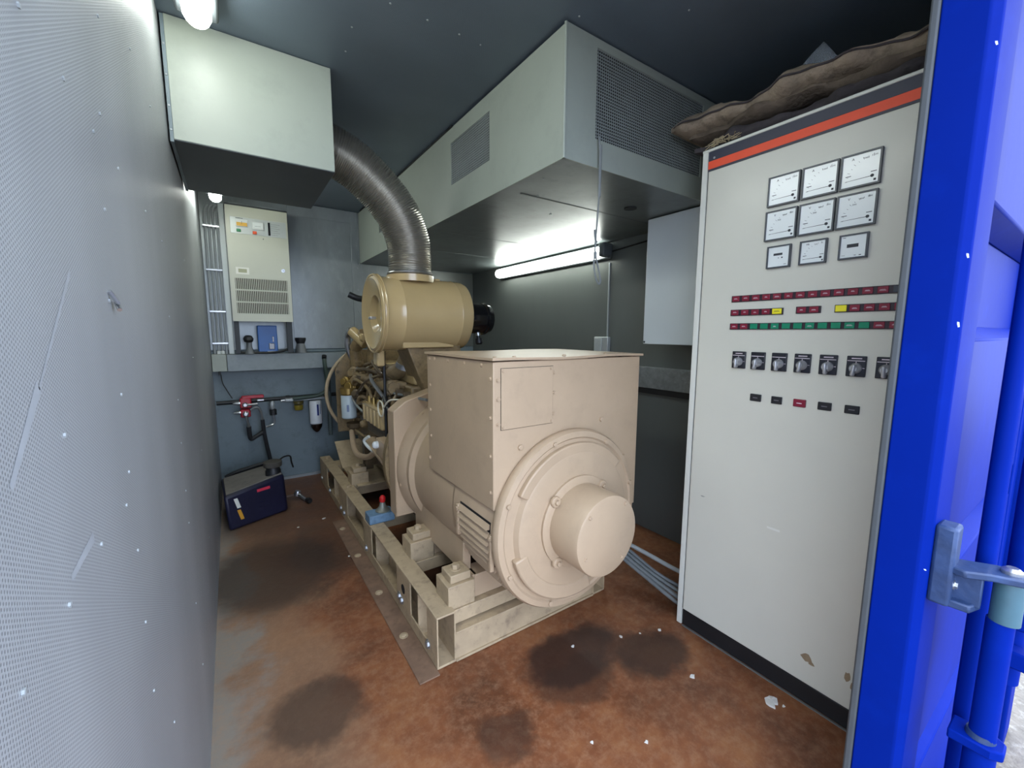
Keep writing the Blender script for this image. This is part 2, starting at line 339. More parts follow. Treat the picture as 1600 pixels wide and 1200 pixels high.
# rivets of the left liner, in columns
RIV = [(0.576, 1.594), (0.931, 1.787), (0.694, 1.589), (0.812, 1.578), (0.866, 1.622), (0.964, 1.577), (0.829, 1.481), (1.231, 1.57), (0.793, 1.352), (1.509, 1.899), (0.801, 1.22), (1.501, 1.116), (0.55, 1.213), (0.794, 1.107), (0.756, 1.07), (0.621, 1.073), (0.794, 0.986), (0.506, 1.067), (0.791, 0.872), (0.403, 1.062), (0.794, 0.754), (0.931, 0.58), (1.455, 0.516), (1.475, 0.757), (1.477, 0.995), (1.473, 0.855)]
RIV += [(1.48, .3), (1.48, 1.35), (1.48, 1.55), (2.2, .4), (2.2, .8), (2.2, 1.2), (2.2, 1.6), (2.9, .4), (2.9, .8), (2.9, 1.2), (2.9, 1.6), (.794, .3), (.794, .5), (1.24, 1.9), (.6, 2.05)]
for (y, z) in RIV: bolt(wl_, (0, y, z), (1, 0, 0), .0027, pipe_grey, 'rivet', .0018, False)
MB().tube([(.002, .79, 1.365), (.008, .80, 1.35), (.004, .815, 1.352), (.009, .80, 1.34)], .003, 6).build('torn_metal', steel, wl_)
# scuffed strips on the liner, slightly proud
scuff = mat('worn_liner_scuff', '#9ea3a8', .5, .1, .1, 30)
for (ya, za, yb, zb, wd) in [(.505, 1.265, .43, 1.2, .006), (.63, 1.372, .505, 1.262, .003), (.598, 1.092, .52, 1.085, .006), (.9, 1.30, .886, 1.23, .003)]:
    d = Vector((0, yb-ya, zb-za)); n_ = Vector((0, -d.z, d.y)).normalized()*wd
    a = Vector((0.0003, ya, za)); b = Vector((.0003, yb, zb))
    MB().add([a-n_, a+n_, b+n_*.6, b-n_*.6], [(0, 1, 2, 3)]).build('scuff', scuff, wl_)
ce_ = bpy.data.objects['ceiling']
for (x, y) in [(0.652, 1.495), (0.784, 1.495), (0.908, 1.495), (1.0, 1.5), (0.572, 1.681), (1.211, 1.181), (0.583, 1.83), (.5, 1.495), (1.5, .95), (.4, 1.495)]:
    bolt(ce_, (x, y, H), (0, 0, -1), .0035, pipe_grey, 'rivet', .0025, False)
struct(tag(MB().box(0, .9, YB-.012, YB-.0005, 0, .025).build('baseboard_back', galv, None), 'thin pale angle along foot of end wall', 'trim'))
# outside ground and a block by the door
struct(MB().box(-9, 12, -14, 9, -.35, -.22).build('ground_outside', ground_m))
tag(MB().box(1.62, 2.0, -.16, .05, -.22, .02).build('concrete_block', kerb_m, None, .02), 'pale concrete block outside beneath the blue door', 'block')

# ------------------------------------------------------------------ blue door leaf (outer face towards -Y)
dr = bpy.data.objects.new('door_1', None); COL.objects.link(dr); dr.location = (1.2, .2, .03); struct(dr, 'blue steel container door leaf with grey seal')
DZ0, DZ1 = .012, 2.38
MB().prism([(1.2, .242), (1.2, .180), (1.212, .166), (1.30, .160), (1.30, .242)], 'Z', DZ0, DZ1).build('stile', blue, dr, .003)
MB().box(2.27, 2.375, .165, .242, DZ0, DZ1).build('stile', blue, dr, .004)
MB().box(1.30, 2.27, .215, .242, DZ0, DZ1).build('inner_sheet', blue, dr)
MB().box(1.1985, 1.212, .242, .256, DZ0, DZ1).build('seal', seal, dr, .004)
# pressed outer sheet: raised bands with sloped ends between deep recesses
bands = [(DZ0, .30), (.40, .78), (.88, 1.30), (1.56, 2.0), (2.1, DZ1)]
prev = None
for i, (z0, z1) in enumerate(bands):
    MB().prism([(.214, z0-.03 if i else z0), (.168, z0), (.168, z1), (.214, z1+.03 if i < 4 else z1)], 'X', 1.30, 2.27).build('raised_panel', blue, dr, .004)
# paint chips along the stile edge
chip = mat('paint_chip', '#a9b4c4', .7, 0, .2, 40)
for (z, s_) in [(1.78, .008), (1.44, .010), (1.32, .012), (.86, .004)]:
    MB().add([(1.203, .178-.0, z), (1.2095, .1685, z+s_*.3), (1.2085, .1695, z+s_), (1.2025, .1785, z+s_*1.2)], [(0, 1, 2, 3)]).build('paint_chip', chip, dr)
# hinge bracket: base plate, clevis arms, pin, barrel
hb = MB().box(1.215, 1.262, .135, .166, .80, .955)
hinge = hb.build('hinge_bracket', blue_dark, dr, .006)
MB().prism([(1.222, .15), (1.215, .12), (1.24, .09), (1.258, .052), (1.294, .052), (1.30, .09), (1.262, .15)], 'Z', .868, .882).build('clevis_arm', blue_dark, hinge, .003)
MB().prism([(1.222, .15), (1.225, .11), (1.262, .10), (1.262, .15)], 'Z', .80, .815).build('clevis_arm', blue_dark, hinge, .003)
MB().box(1.24, 1.256, .10, .15, .81, .872).build('gusset', blue_dark, hinge, .002)
MB().lathe([(.020, 0), (.020, .075), (.019, .08)], (1.277, .072, .788), (0, 0, 1), 24).build('barrel', hinge_m, hinge)
MB().lathe([(.014, 0), (.014, .006), (.008, .011)], (1.277, .072, .882), (0, 0, 1), 16).build('pin_head', steel, hinge)
bolt(hinge, (1.24, .135, .84), (0, -1, 0), .007, steel)
rod = MB().cyl((1.277, .076, .545), (1.277, .076, .788), .0185, None, 24).build('lock_tube', blue, dr)
MB().prism([(1.25, .118), (1.25, .062), (1.262, .046), (1.292, .046), (1.305, .062), (1.305, .118)], 'Z', .525, .545).build('collar', blue, rod, .003)
MB().cyl((1.277, .076, .30), (1.277, .076, .525), .022, None, 24).build('lower_tube', blue, rod)
MB().cyl((1.277, .078, .545), (1.277, .078, .556), .021, .0195, 20).build('worn_ring', blue_dark, rod)
MB().cyl((1.34, .11, .02), (1.34, .11, 2.38), .014, None, 14).build('lock_rod', blue, dr)
MB().cyl((1.42, .07, .60), (1.42, .07, 1.2), .02, None, 18).build('lock_rod', blue, dr)
for z in (.66, .74): MB().box(1.36, 1.395, .02, .07, z, z+.035).build('handle_catch', blue, dr, .004)

struct(MB().box(2.378, 2.56, .10, .255, -.22, 2.5).build('trim_1', blue, None, .01), 'blue steel corner post beside the door')
# ------------------------------------------------------------------ left upper plenum box
t = thing('plenum_box', (.285, 2.29, 1.99), 'plain grey sheet metal box hung under ceiling beside left wall', 'vent box')
MB().box(.0163, .5543, 1.979, 2.6136, 1.992, 2.398).build('body', grey_green, t, .003)
MB().box(.0163, .5543, 1.975, 1.9795, 1.990, 2.398).build('front_panel', grey_green, t, .0015)
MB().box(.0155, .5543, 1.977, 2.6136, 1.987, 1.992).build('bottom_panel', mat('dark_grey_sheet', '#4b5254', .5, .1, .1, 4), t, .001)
MB().box(.006, .0163, 1.975, 2.61, 1.98, 2.395).build('side_flange', wall_low, t)
for z in (2.02, 2.10, 2.2, 2.3): bolt(t, (.011, 1.976, z), (0, -1, 0), .0035, galv, 'rivet')
MB().lathe([(.125, 0), (.125, .03)], (.5543, 2.28, 2.19), (1, 0, 0), 32).build('hose_collar', galv, t)

# ------------------------------------------------------------------ right overhead duct with mesh grilles
XD, YD, ZD = 1.1812, 1.2146, 1.9414
t = thing('overhead_duct', (1.78, 2.6, ZD), 'long grey overhead air duct with wire mesh grilles along ceiling', 'duct')
gs = [(1.735, 2.139, 2.10, 2.313), (3.15, 3.45, 2.095, 2.30)]
MB().frame('X', XD, XD+.004, (YD+.004, YB-.02, ZD, H-.012), gs).build('side_panel', grey_green, t)
gf = (1.337, 2.03, 2.045, 2.362)
MB().frame('Y', YD, YD+.004, (XD, W-.002, ZD, H-.006), [gf]).build('front_panel', grey_green, t)
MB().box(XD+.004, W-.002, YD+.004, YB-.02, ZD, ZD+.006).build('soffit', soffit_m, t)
MB().cyl((XD+.003, YD+.003, ZD), (XD+.003, YD+.003, H-.007), .006, None, 10).build('corner_bead', grey_green, t)
MB().box(XD-.004, XD+.008, YD+.9, YB-.1, H-.014, H-.004).build('gap_shade', black, t)  # black strip painting the shade in the gap below the ceiling
MB().box(1.30, 2.34, 1.235, 3.9, 2.0, 2.38).build('interior_shade', dark_void, t)  # solid dark block standing in for the shade inside the duct
MB().box(1.20, 1.30, 1.6, 3.6, 2.0, 2.38).build('side_interior_shade', dark_void, t)  # same painted darkness behind the side grilles
MB().box(XD+.1, W-.1, 1.62, 1.630, ZD-.0008, ZD).build('seam', mat('seam_sealant', '#5f6566', .5), t)
for (y0_, y1_) in ((2.5, 2.51), (3.1, 3.11)): MB().box(XD+.05, W-.02, y0_, y1_, ZD-.0008, ZD).build('seam', soffit_m, t)
for (x, y) in [(1.865, 1.485), (1.5, 3.3)]:
    MB().lathe([(.032, 0), (.032, .006)], (x, y, ZD-.005), (0, 0, 1), 20).build('plug', black, t)
for (x, y) in [(1.36, 1.6), (1.25, 1.42), (1.6, 1.8)]: bolt(t, (x, y, ZD), (0, 0, -1), .003, steel, 'screw')
def mesh_grille(name, axis, at, u0, u1, v0, v1, pu, pv, wr, parent):
    b = MB(); n = int((u1-u0)/pu); k = int((v1-v0)/pv)
    for i in range(n+1):
        u = u0+(u1-u0)*i/n
        b.box(*((at-.0012, at+.0012, u-wr, u+wr, v0, v1) if axis == 'X' else (u-wr, u+wr, at-.0012, at+.0012, v0, v1)))
    for j in range(k+1):
        v = v0+(v1-v0)*j/k
        b.box(*((at-.0018, at+.0018, u0, u1, v-wr, v+wr) if axis == 'X' else (u0, u1, at-.0018, at+.0018, v-wr, v+wr)))
    o = b.build(name, mat('mesh_wire_paint', '#8b9391', .5), parent, 0, 0); o['kind'] = 'stuff'; return o
mesh_grille('wire_mesh', 'Y', YD+.006, gf[0], gf[1], gf[2], gf[3], .0112, .0112, .0011, t)
for g in gs: mesh_grille('wire_mesh', 'X', XD+.006, *g, .0112, .0112, .0011, t)
# back edge angle
MB().box(XD-.012, XD-.002, YB-.03, YB-.018, ZD-.01, H-.01).build('edge_angle', galv, t)

# cord hanging from the duct and tied over the right lamp
b = MB(); b.tube([(1.345, 1.203, 2.05), (1.352, 1.20, 1.95), (1.352, 1.2, 1.86), (1.343, 1.2, 1.72), (1.338, 1.2, 1.63), (1.350, 1.2, 1.585), (1.364, 1.2, 1.545), (1.371, 1.2, 1.515), (1.362, 1.2, 1.503), (1.345, 1.2, 1.525), (1.333, 1.2, 1.575), (1.337, 1.2, 1.62)], .0036, 8, 5)
cord = tag(b.build('hanging_cord', cable_grey), 'grey cord with a looped end hanging down from duct mesh', 'cord')
MB().tube([(1.345, 1.2, 1.66), (1.334, 1.198, 1.675), (1.330, 1.198, 1.70), (1.332, 1.198, 1.705)], .004, 8, 4).build('hook', cable_grey, cord)
MB().tube([(1.352, 1.2, 2.02), (1.352, 1.2, 1.83)], .006, 8).build('sleeve', cable_grey, cord)
MB().cyl((1.338, 1.2, 1.60), (1.338, 1.2, 1.625), .007, None, 8).build('knot', cable_grey, cord)

# ------------------------------------------------------------------ lamps
def lamp(name, p0, p1, r, label, body, extra=None):
    p0 = Vector(p0); p1 = Vector(p1); d = (p1-p0).normalized(); t = thing(name, (p0+p1)/2, label, 'lamp', 'fluorescent tube lamps')
    MB().lathe([(r*.55, -.012), (r*.9, -.006), (r, .01), (r, (p1-p0).length-.01), (r*.9, (p1-p0).length+.006), (r*.55, (p1-p0).length+.012)], p0, d, 20).build('diffuser', tube_glow, t)
    MB().box(*body).build('housing', mat('lamp_housing_grey', '#565c60', .5, .1, .1, 8), t, .008)
    return t
lamp('ceiling_lamp', (.115, .75, 2.335), (.115, 1.815, 2.335), .040, 'glowing tube lamp on ceiling in front of grey plenum box', (.055, .175, .70, 1.86, 2.352, 2.396))
lamp('ceiling_lamp', (.115, 2.70, 2.222), (.115, 3.60, 2.222), .036, 'glowing tube lamp end above grey conduits at end wall', (.055, .175, 2.66, 3.63, 2.245, 2.29))
t = lamp('wall_lamp', (2.315, 2.14, 1.868), (2.315, 3.45, 1.868), .040, 'long glowing tube lamp on right wall beneath overhead duct', (2.335, 2.379, 2.07, 3.49, 1.822, 1.925))
MB().box(2.27, 2.36, 2.05, 2.10, 1.83, 1.922).build('end_cap', mat('lamp_housing_grey', '#565c60'), t, .01)
MB().tube([(2.36, 2.06, 1.87), (2.372, 1.9, 1.885), (2.376, 1.7, 1.90)], .005, 8, 4).build('supply_cable', black, t)
# hanger straps of the rear lamp
for y in (2.8, 3.5): MB().box(.07, .16, y, y+.02, 2.288, 2.398).build('hanger', galv, [o for o in bpy.data.objects if o.name == 'ceiling_lamp.001'][0])

# ------------------------------------------------------------------ battery charger cabinet on end wall
t = thing('charger_cabinet', (.37, 3.98, 1.39), 'beige charger cabinet with slotted vents on end wall', 'charger')
cx0, cx1, cz0, cz1, cy = .163, .578, 1.39, 2.262, 3.90
MB().box(cx0+.004, cx1-.004, cy+.012, YB-.02, cz0+.004, cz1-.003).build('body', charger_m, t, .003)
holes = []
for k, (za, zb) in enumerate([(1.638, 1.722), (1.545, 1.628), (1.452, 1.535)]): holes.append((.196, .552, za, zb))
dx = MB().frame('Y', cy, cy+.012, (cx0, cx1, cz0, cz1), holes).build('door', charger_m, t)
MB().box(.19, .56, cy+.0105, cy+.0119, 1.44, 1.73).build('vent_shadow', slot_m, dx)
for (a, b_, za, zb) in holes:
    n = 29
    for i in range(n):
        x = a+(b_-a)*(i+.5)/n
        if i == 0: s0 = MB().box(-.0027, .0027, cy+.0015, cy+.008, za, zb)
        if i == 0:
            o = s0.build('vent_slat', charger_m, dx); o.location.x += x; first = o
        else:
            c = first.copy(); COL.objects.link(c); c.location.x = first.location.x+(b_-a)*i/n
    first = None
MB().box(cx0-.002, cx1+.002, cy-.004, YB-.03, cz1-.002, cz1+.008).build('top_trim', mat('dark_trim', '#33373a', .5), t, .002)
pn = MB().box(.192, .566, cy-.003, cy, 2.056, 2.178).build('instrument_panel', charger_p, t, .001)
m1 = MB().box(.228, .305, cy-.012, cy-.003, 2.107, 2.160).build('voltmeter', white_pl, t, .002)
MB().box(.232, .301, cy-.0135, cy-.012, 2.112, 2.138).build('yellow_scale', yellow_m, m1)
MB().box(.265, .267, cy-.0142, cy-.0135, 2.125, 2.148).build('needle', ink, m1)
m2 = MB().box(.332, .410, cy-.012, cy-.003, 2.098, 2.155).build('ammeter', white_pl, t, .002)
MB().box(.338, .404, cy-.0135, cy-.012, 2.112, 2.149).build('dial', dial, m2)
MB().box(.35, .39, cy-.0142, cy-.0135, 2.122, 2.1235).build('needle', ink, m2)
MB().box(.229, .258, cy-.012, cy-.003, 2.068, 2.090).build('green_button', green_b, t, .003)
MB().box(.334, .362, cy-.012, cy-.003, 2.062, 2.085).build('orange_button', orange_b, t, .003)
MB().box(.44, .455, cy-.006, cy-.003, 2.065, 2.163).build('indicator_column', black_gloss, t)
for i in range(6):
    MB().box(.462, .462+(.045 if i % 2 else .06), cy-.0036, cy-.003, 2.152-i*.016, 2.1532-i*.016).build('caption', ink, pn)
MB().box(.228, .275, cy-.0036, cy-.003, 2.168, 2.172).build('caption', ink, pn)
MB().box(.40, .406, cy-.003, cy, 2.03, 2.036).build('screw', ink, t)
lb = MB().box(.206, .293, cy-.002, cy, 1.752, 1.804).build('rating_label', sticker_w, t)
MB().box(.222, .278, cy-.0026, cy-.002, 1.764, 1.792).build('label_print', mat('label_print_grey', '#9a9c80', .6), lb)
MB().lathe([(.014, 0), (.014, .006), (.006, .007)], (.528, cy-.006, 1.80), (0, 1, 0), 20).build('lock', steel, t)
MB().cyl((.528, cy-.0065, 1.80), (.528, cy-.0055, 1.80), .004, None, 10).build('keyhole', ink, t)
for (x0, x1) in ((.168, .20), (.53, .572)):
    MB().box(x0, x1, cy+.03, cy+.06, 1.135, 1.394).build('leg', mat('dark_bracket', '#2b3033', .5, .2), t, .002)
# galvanised sheet strip above the charger
tag(MB().box(.19, .565, 4.03, 4.06, 2.268, 2.315).build('cable_tray', galv, None, .002), 'dull galvanised tray strip just above charger cabinet', 'cable tray')

# ledge trunking, small things standing on it
t = thing('trunking', (.6, 4.03, 1.0), 'grey steel trunking running across end wall below charger', 'trunking')
MB().box(.004, .10, 3.99, YB-.002, .995, 1.13).build('end_piece', grey_green, t, .002)
MB().box(.103, 1.45, 3.988, YB-.002, .993, 1.128).build('channel', mat('trunking_grey', '#7f878a', .5, .2, .15, 6, dirt='#5c6366', dirtamt=.4), t, .002)
MB().box(.04, .055, 4.01, 4.03, .965, .997).build('drop_gland', black, t, .002)
t = thing('grommet_hose', (.8, 3.98, .75), 'dark green hose curving down from trunking to black pipe', 'hose')
MB().tube([(.815, 3.985, 1.09), (.815, 3.972, 1.04), (.822, 3.97, .95), (.828, 3.97, .86), (.815, 3.97, .79), (.77, 3.975, .755), (.70, 3.98, .742), (.55, 3.985, .735)], .017, 10, 6).build('hose', mat('dark_green_hose', '#2f4038', .5), t)
MB().cyl((.815, 3.985, 1.075), (.815, 3.97, 1.1), .02, None, 12).build('grommet', black, t)
tag(MB().tube([(.055, 4.02, .968), (.062, 4.01, .90), (.085, 4.0, .845), (.105, 3.99, .80), (.118, 3.98, .775)], .004, 6, 5).build('loose_cable', black), 'thin black loose cable dangling below trunking by left wall', 'cable')
t = thing('blue_unit', (.40, 4.0, 1.13), 'small blue box standing on trunking beneath the charger', 'box')
MB().box(.322, .462, 3.97, 4.07, 1.135, 1.36).build('housing', blue_box, t, .006)
MB().box(.398, .437, 3.962, 3.972, 1.165, 1.215).build('black_socket', black_gloss, t, .003)
MB().box(.425, .436, 3.966, 3.971, 1.225, 1.27).build('clip', black_gloss, t, .001)
MB().box(.385, .45, 3.965, 3.971, 1.140, 1.150).build('foot_strip', white_pl, t, .001)
t = thing('valve_knob', (.255, 3.97, 1.13), 'black round knob on grey stub pipe left of blue box', 'valve')
MB().lathe([(.034, 0), (.026, .03), (.020, .05), (.018, .1)], (.26, 3.97, 1.131), (0, 0, 1), 18).build('stub', mat('stub_grey', '#6c7072', .5, .2), t)
MB().lathe([(.014, 0), (.032, .008), (.036, .03), (.025, .05)], (.256, 3.96, 1.225), (0, -.3, 1), 18).build('knob', black, t)
t = thing('cable_gland', (.66, 4.0, 1.13), 'grey cone gland with black cap right of charger legs', 'gland')
MB().lathe([(.045, 0), (.032, .07), (.03, .08)], (.64, 4.02, 1.129), (0, 0, 1), 18).build('cone', mat('stub_grey', '#6c7072'), t)
MB().lathe([(.03, 0), (.042, .03), (.042, .05)], (.64, 4.02, 1.209), (0, 0, 1), 18).build('cap', black, t)
tag(MB().tube([(.18, 3.975, 1.145), (.3, 3.97, 1.14), (.42, 3.965, 1.139), (.5, 3.97, 1.15), (.55, 3.975, 1.175)], .009, 8, 5).build('lying_cable', black), 'black cable lying along trunking in front of blue box', 'cable')
tag(MB().cyl((.60, 4.04, 1.142), (1.4, 4.04, 1.142), .011, None, 10).build('rear_pipe', wall_low), 'dark pipe along top of trunking behind the engine', 'pipe')

# conduits in the left corner
t = thing('conduit_run', (.09, 4.05, 1.13), 'bank of parallel grey conduits rising in left corner', 'conduit')
for i, x in enumerate((.028, .054, .080, .106)):
    MB().tube([(x, 4.05, 1.131), (x+.002, 4.05, 1.8), (x+.005, 4.05, 2.18), (x+.010, 4.047, 2.23), (x+.02, 4.045, 2.26), (x+.035, 4.04, 2.275)], .0085, 10, 6).build('conduit', pipe_grey, t)
for z in (1.21, 1.46, 1.78, 2.11): MB().box(.016, .120, 4.036, 4.072, z, z+.012).build('clamp', steel, t, .001)
for x in (.054, .080): MB().lathe([(.014, 0), (.014, .022), (.011, .026)], (x, 4.05, 1.131), (0, 0, 1), 12).build('gland', white_pl, t)
tag(MB().box(.122, .157, 4.02, YB-.008, 1.131, 2.29).build('white_trunking', white_panel, None, .002), 'narrow white vertical trunking between conduits and charger', 'trunking')

# ------------------------------------------------------------------ fuel lines on the end wall
t = thing('supply_pipe', (.4, 4.03, .7), 'black pipe running level along end wall behind red valves', 'pipe')
MB().cyl((.01, 4.04, .735), (.95, 4.04, .742), .016, None, 12).build('pipe', black, t)
MB().lathe([(.022, 0), (.022, .03)], (.50, 4.04, .738), (1, 0, 0), 12).build('coupling', black, t)
t = thing('red_valve', (.2, 3.98, .66), 'red double valve manifold with chrome fittings on end wall', 'valve')
MB().box(.165, .245, 3.955, 4.02, .69, .775).build('upper_block', red_m, t, .01)
MB().box(.165, .235, 3.955, 4.02, .615, .682).build('lower_block', red_m, t, .01)
MB().box(.18, .335, 3.96, 3.985, .765, .792).build('lever', red_m, t, .006)
for (z, x0) in ((.732, .118), (.655, .118)): MB().lathe([(.008, 0), (.013, .02), (.015, .045), (.015, .05)], (x0, 3.97, z), (1, 0, 0), 12).build('fitting', steel, t)
MB().tube([(.20, 3.945, .722), (.24, 3.94, .72), (.285, 3.94, .722)], .009, 8, 3).build('handle', steel, t)
MB().lathe([(.02, 0), (.02, .015), (.012, .025)], (.20, 3.955, .72), (0, -1, 0), 14).build('cap', steel, t)
MB().lathe([(.022, 0), (.022, .015), (.012, .025)], (.20, 3.955, .645), (0, -1, 0), 14).build('cap', steel, t)
MB().tube([(.20, 3.94, .645), (.206, 3.935, .60), (.212, 3.935, .555)], .009, 8, 4).build('down_pipe', steel, t)
MB().box(.285, .335, 3.95, 3.968, .742, .756).build('bar', steel, t, .003)
MB().tube([(.235, 3.955, .672), (.265, 3.95, .69), (.29, 3.95, .685), (.305, 3.95, .65), (.312, 3.95, .60)], .009, 8, 4).build('elbow_pipe', steel, t)
for p in ((.214, 3.935, .545), (.313, 3.95, .592)): MB().lathe([(.013, -.012), (.013, .012)], p, (0, 0, 1), 6).build('nut', steel, t)
t = thing('fuel_hose', (.26, 3.95, .35), 'black fuel hose looping down from red valves to navy tank', 'hose')
MB().tube([(.214, 3.935, .54), (.216, 3.94, .47), (.225, 3.945, .435), (.25, 3.95, .445), (.32, 3.955, .485)], .017, 10, 5).build('loop', black, t)
MB().tube([(.313, 3.95, .585), (.318, 3.95, .48), (.332, 3.95, .36), (.345, 3.95, .27), (.345, 3.945, .235), (.31, 3.93, .222), (.2, 3.93, .20), (.09, 3.93, .175), (.03, 3.93, .15)], .015, 10, 5).build('hose', black, t)
t = thing('small_tap', (.40, 3.98, .55), 'small grey tap with bent chrome pipe right of red valves', 'tap')
MB().lathe([(.012, 0), (.018, .01), (.018, .05), (.01, .07)], (.392, 3.98, .66), (0, 0, 1), 12).build('cap', pipe_grey, t)
MB().lathe([(.026, 0), (.026, .045)], (.395, 3.98, .612), (0, 0, 1), 12).build('body', black, t)
MB().tube([(.397, 3.98, .612), (.40, 3.975, .57), (.397, 3.97, .545), (.38, 3.965, .53), (.335, 3.955, .52)], .008, 8, 4).build('outlet_pipe', steel, t)
t = thing('fuel_filter', (.73, 4.0, .4), 'white fuel filter canister with dark bowl on end wall', 'filter')
fh = MB().box(.49, .80, 3.985, 4.035, .712, .738).build('head', pipe_grey, t, .006)
MB().lathe([(.01, 0), (.014, .03), (.014, .05)], (.46, 4.01, .722), (1, 0, 0), 10).build('inlet', steel, fh)
for x in (.60, .72, .77): bolt(fh, (x, 4.01, .738), (0, 0, 1), .008, steel)
cn = MB().lathe([(.045, 0), (.051, .006), (.051, .20), (.046, .21)], (.725, 3.99, .495), (0, 0, 1), 28).build('canister', filter_w, t)
MB().add([(.725+.0518*math.sin(a), 3.99-.0518*math.cos(a), z) for z in (.575, .675) for a in (.05, .2, .35)], [(0, 1, 4, 3), (1, 2, 5, 4)]).build('blue_mark', mat('filter_blue', '#26357c', .4), cn)
MB().add([(.725+.0518*math.sin(a), 3.99-.0518*math.cos(a), z) for z in (.585, .675) for a in (.55, .7)], [(0, 1, 3, 2)]).build('print', mat('filter_print', '#6c7a98', .5), cn)
MB().lathe([(.012, 0), (.03, .02), (.046, .05), (.046, .075)], (.725, 3.99, .42), (0, 0, 1), 24).build('bowl', mat('amber_dark_bowl', '#1f1410', .2), t)
t = thing('yellow_filter', (.60, 4.0, .62), 'small yellow primer filter left of white canister', 'filter')
MB().lathe([(.03, 0), (.036, .01), (.036, .045)], (.592, 3.995, .632), (0, 0, 1), 20).build('bowl', mat('mustard_plastic', '#7f6f20', .35), t)
MB().lathe([(.04, 0), (.04, .022)], (.592, 3.995, .688), (0, 0, 1), 20).build('ring', mat('dark_mustard', '#4e4516', .4), t)
tag(MB().cyl((.845, 4.02, .37), (.85, 4.02, .975), .018, None, 12).build('drain_pipe', mat('grey_green_pipe', '#4b5657', .5), None), 'grey upright pipe right of white fuel filter', 'pipe')

# ------------------------------------------------------------------ navy tank in the corner
t = thing('fuel_tank', (.22, 3.35, 0), 'navy plastic tank with dusty top and stickers in left corner', 'tank')
A = Vector((.05, 3.17, 0)); Bv = Vector((.408, 3.335, 0)); ex = (Bv-A).normalized(); ey = Vector((-ex.y, ex.x, 0))
def tp(u, v, z): return A+ex*u+ey*v+Vector((0, 0, z))
LW = (Bv-A).length
ey2 = Vector((-.05, 1, 0)).normalized()
def tp(u, v, z): return A+ex*u+ey2*v+Vector((0, 0, z))
MB().hexa([tp(0, 0, .002), tp(LW, 0, .002), tp(LW, .46, .002), tp(0, .46, .002)], [tp(-.02, 0, .245), tp(LW*.96, 0, .285), tp(LW*.96, .44, .262), tp(-.02, .44, .245)]).build('body', navy_tank, t, .02, segs=3)
MB().hexa([tp(-.005, .025, .24), tp(LW*.93, .025, .28), tp(LW*.93, .42, .257), tp(-.005, .42, .24)], [tp(-.005, .03, .2485), tp(LW*.93, .03, .2885), tp(LW*.93, .42, .2655), tp(-.005, .42, .2485)]).build('dusty_lid', dusty, t, .004)
p = tp(LW*.80, .10, .285)
MB().lathe([(.05, -.02), (.05, .02), (.044, .03), (.044, .055)], p, (0, 0, 1), 20).build('neck', black, t)
MB().lathe([(.058, .05), (.06, .055), (.06, .085), (.05, .09)], p, (0, 0, 1), 20).build('cap', mat('dusty_black_cap', '#45423c', .7, 0, .2, 30), t)
def onface(name, u0, u1, z0, z1, m_, sk=0):
    b = MB(); n_ = -ey2*.002
    def q(u, z): f_ = (z)/.27; return tp(u*(1-.03*f_)-.012*f_+ (z-z0)*sk, 0, z)+Vector((ex.y, -ex.x, 0))*.0025
    b.add([q(u0, z0), q(u1, z0), q(u1, z1), q(u0, z1)], [(0, 1, 2, 3)]); return b.build(name, m_, t, 0, 0)
onface('red_sticker', .20, .29, .212, .232, sticker_r)
onface('white_sticker', .062, .086, .145, .215, sticker_w, -.22)
onface('amber_sticker', .075, .097, .06, .132, sticker_y, -.22)
for (u, v, z) in ((.22, .0, .13), (.20, 0, .10), (.25, 0, .10)):
    MB().obox(tp(u, -.003, z), (.03, .004, .006), Matrix.Rotation(math.atan2(ex.y, ex.x), 3, 'Z')).build('moulding', navy_tank, t, .001)
tag(MB().tube([tp(LW*.80+.05, .12, .36), tp(LW*.8+.09, .14, .372), tp(LW*.8+.14, .15, .362), tp(LW*.8+.15, .16, .31), tp(LW*.8+.165, .18, .26)], .006, 8, 5).build('vent_hose', black), 'thin black vent hose arching beside tank cap', 'hose')
t = thing('hand_tool', (.5, 3.5, 0), 'chrome and black tap handle lying on floor by tank', 'tool')
MB().tube([(.42, 3.55, .03), (.455, 3.54, .035), (.485, 3.535, .045)], .012, 8, 3).build('shaft', mat('brown_steel', '#5d4c42', .5, .3), t)
MB().lathe([(.022, 0), (.026, .015), (.02, .04)], (.487, 3.53, .03), (.3, 0, 1), 12).build('joint', steel, t)
MB().tube([(.492, 3.525, .05), (.52, 3.48, .03), (.54, 3.43, .02)], .012, 8, 3).build('lever', steel, t)
MB().lathe([(.016, 0), (.022, .02), (.018, .045)], (.545, 3.425, .024), (.3, -.8, -.05), 12).build('grip', black, t)

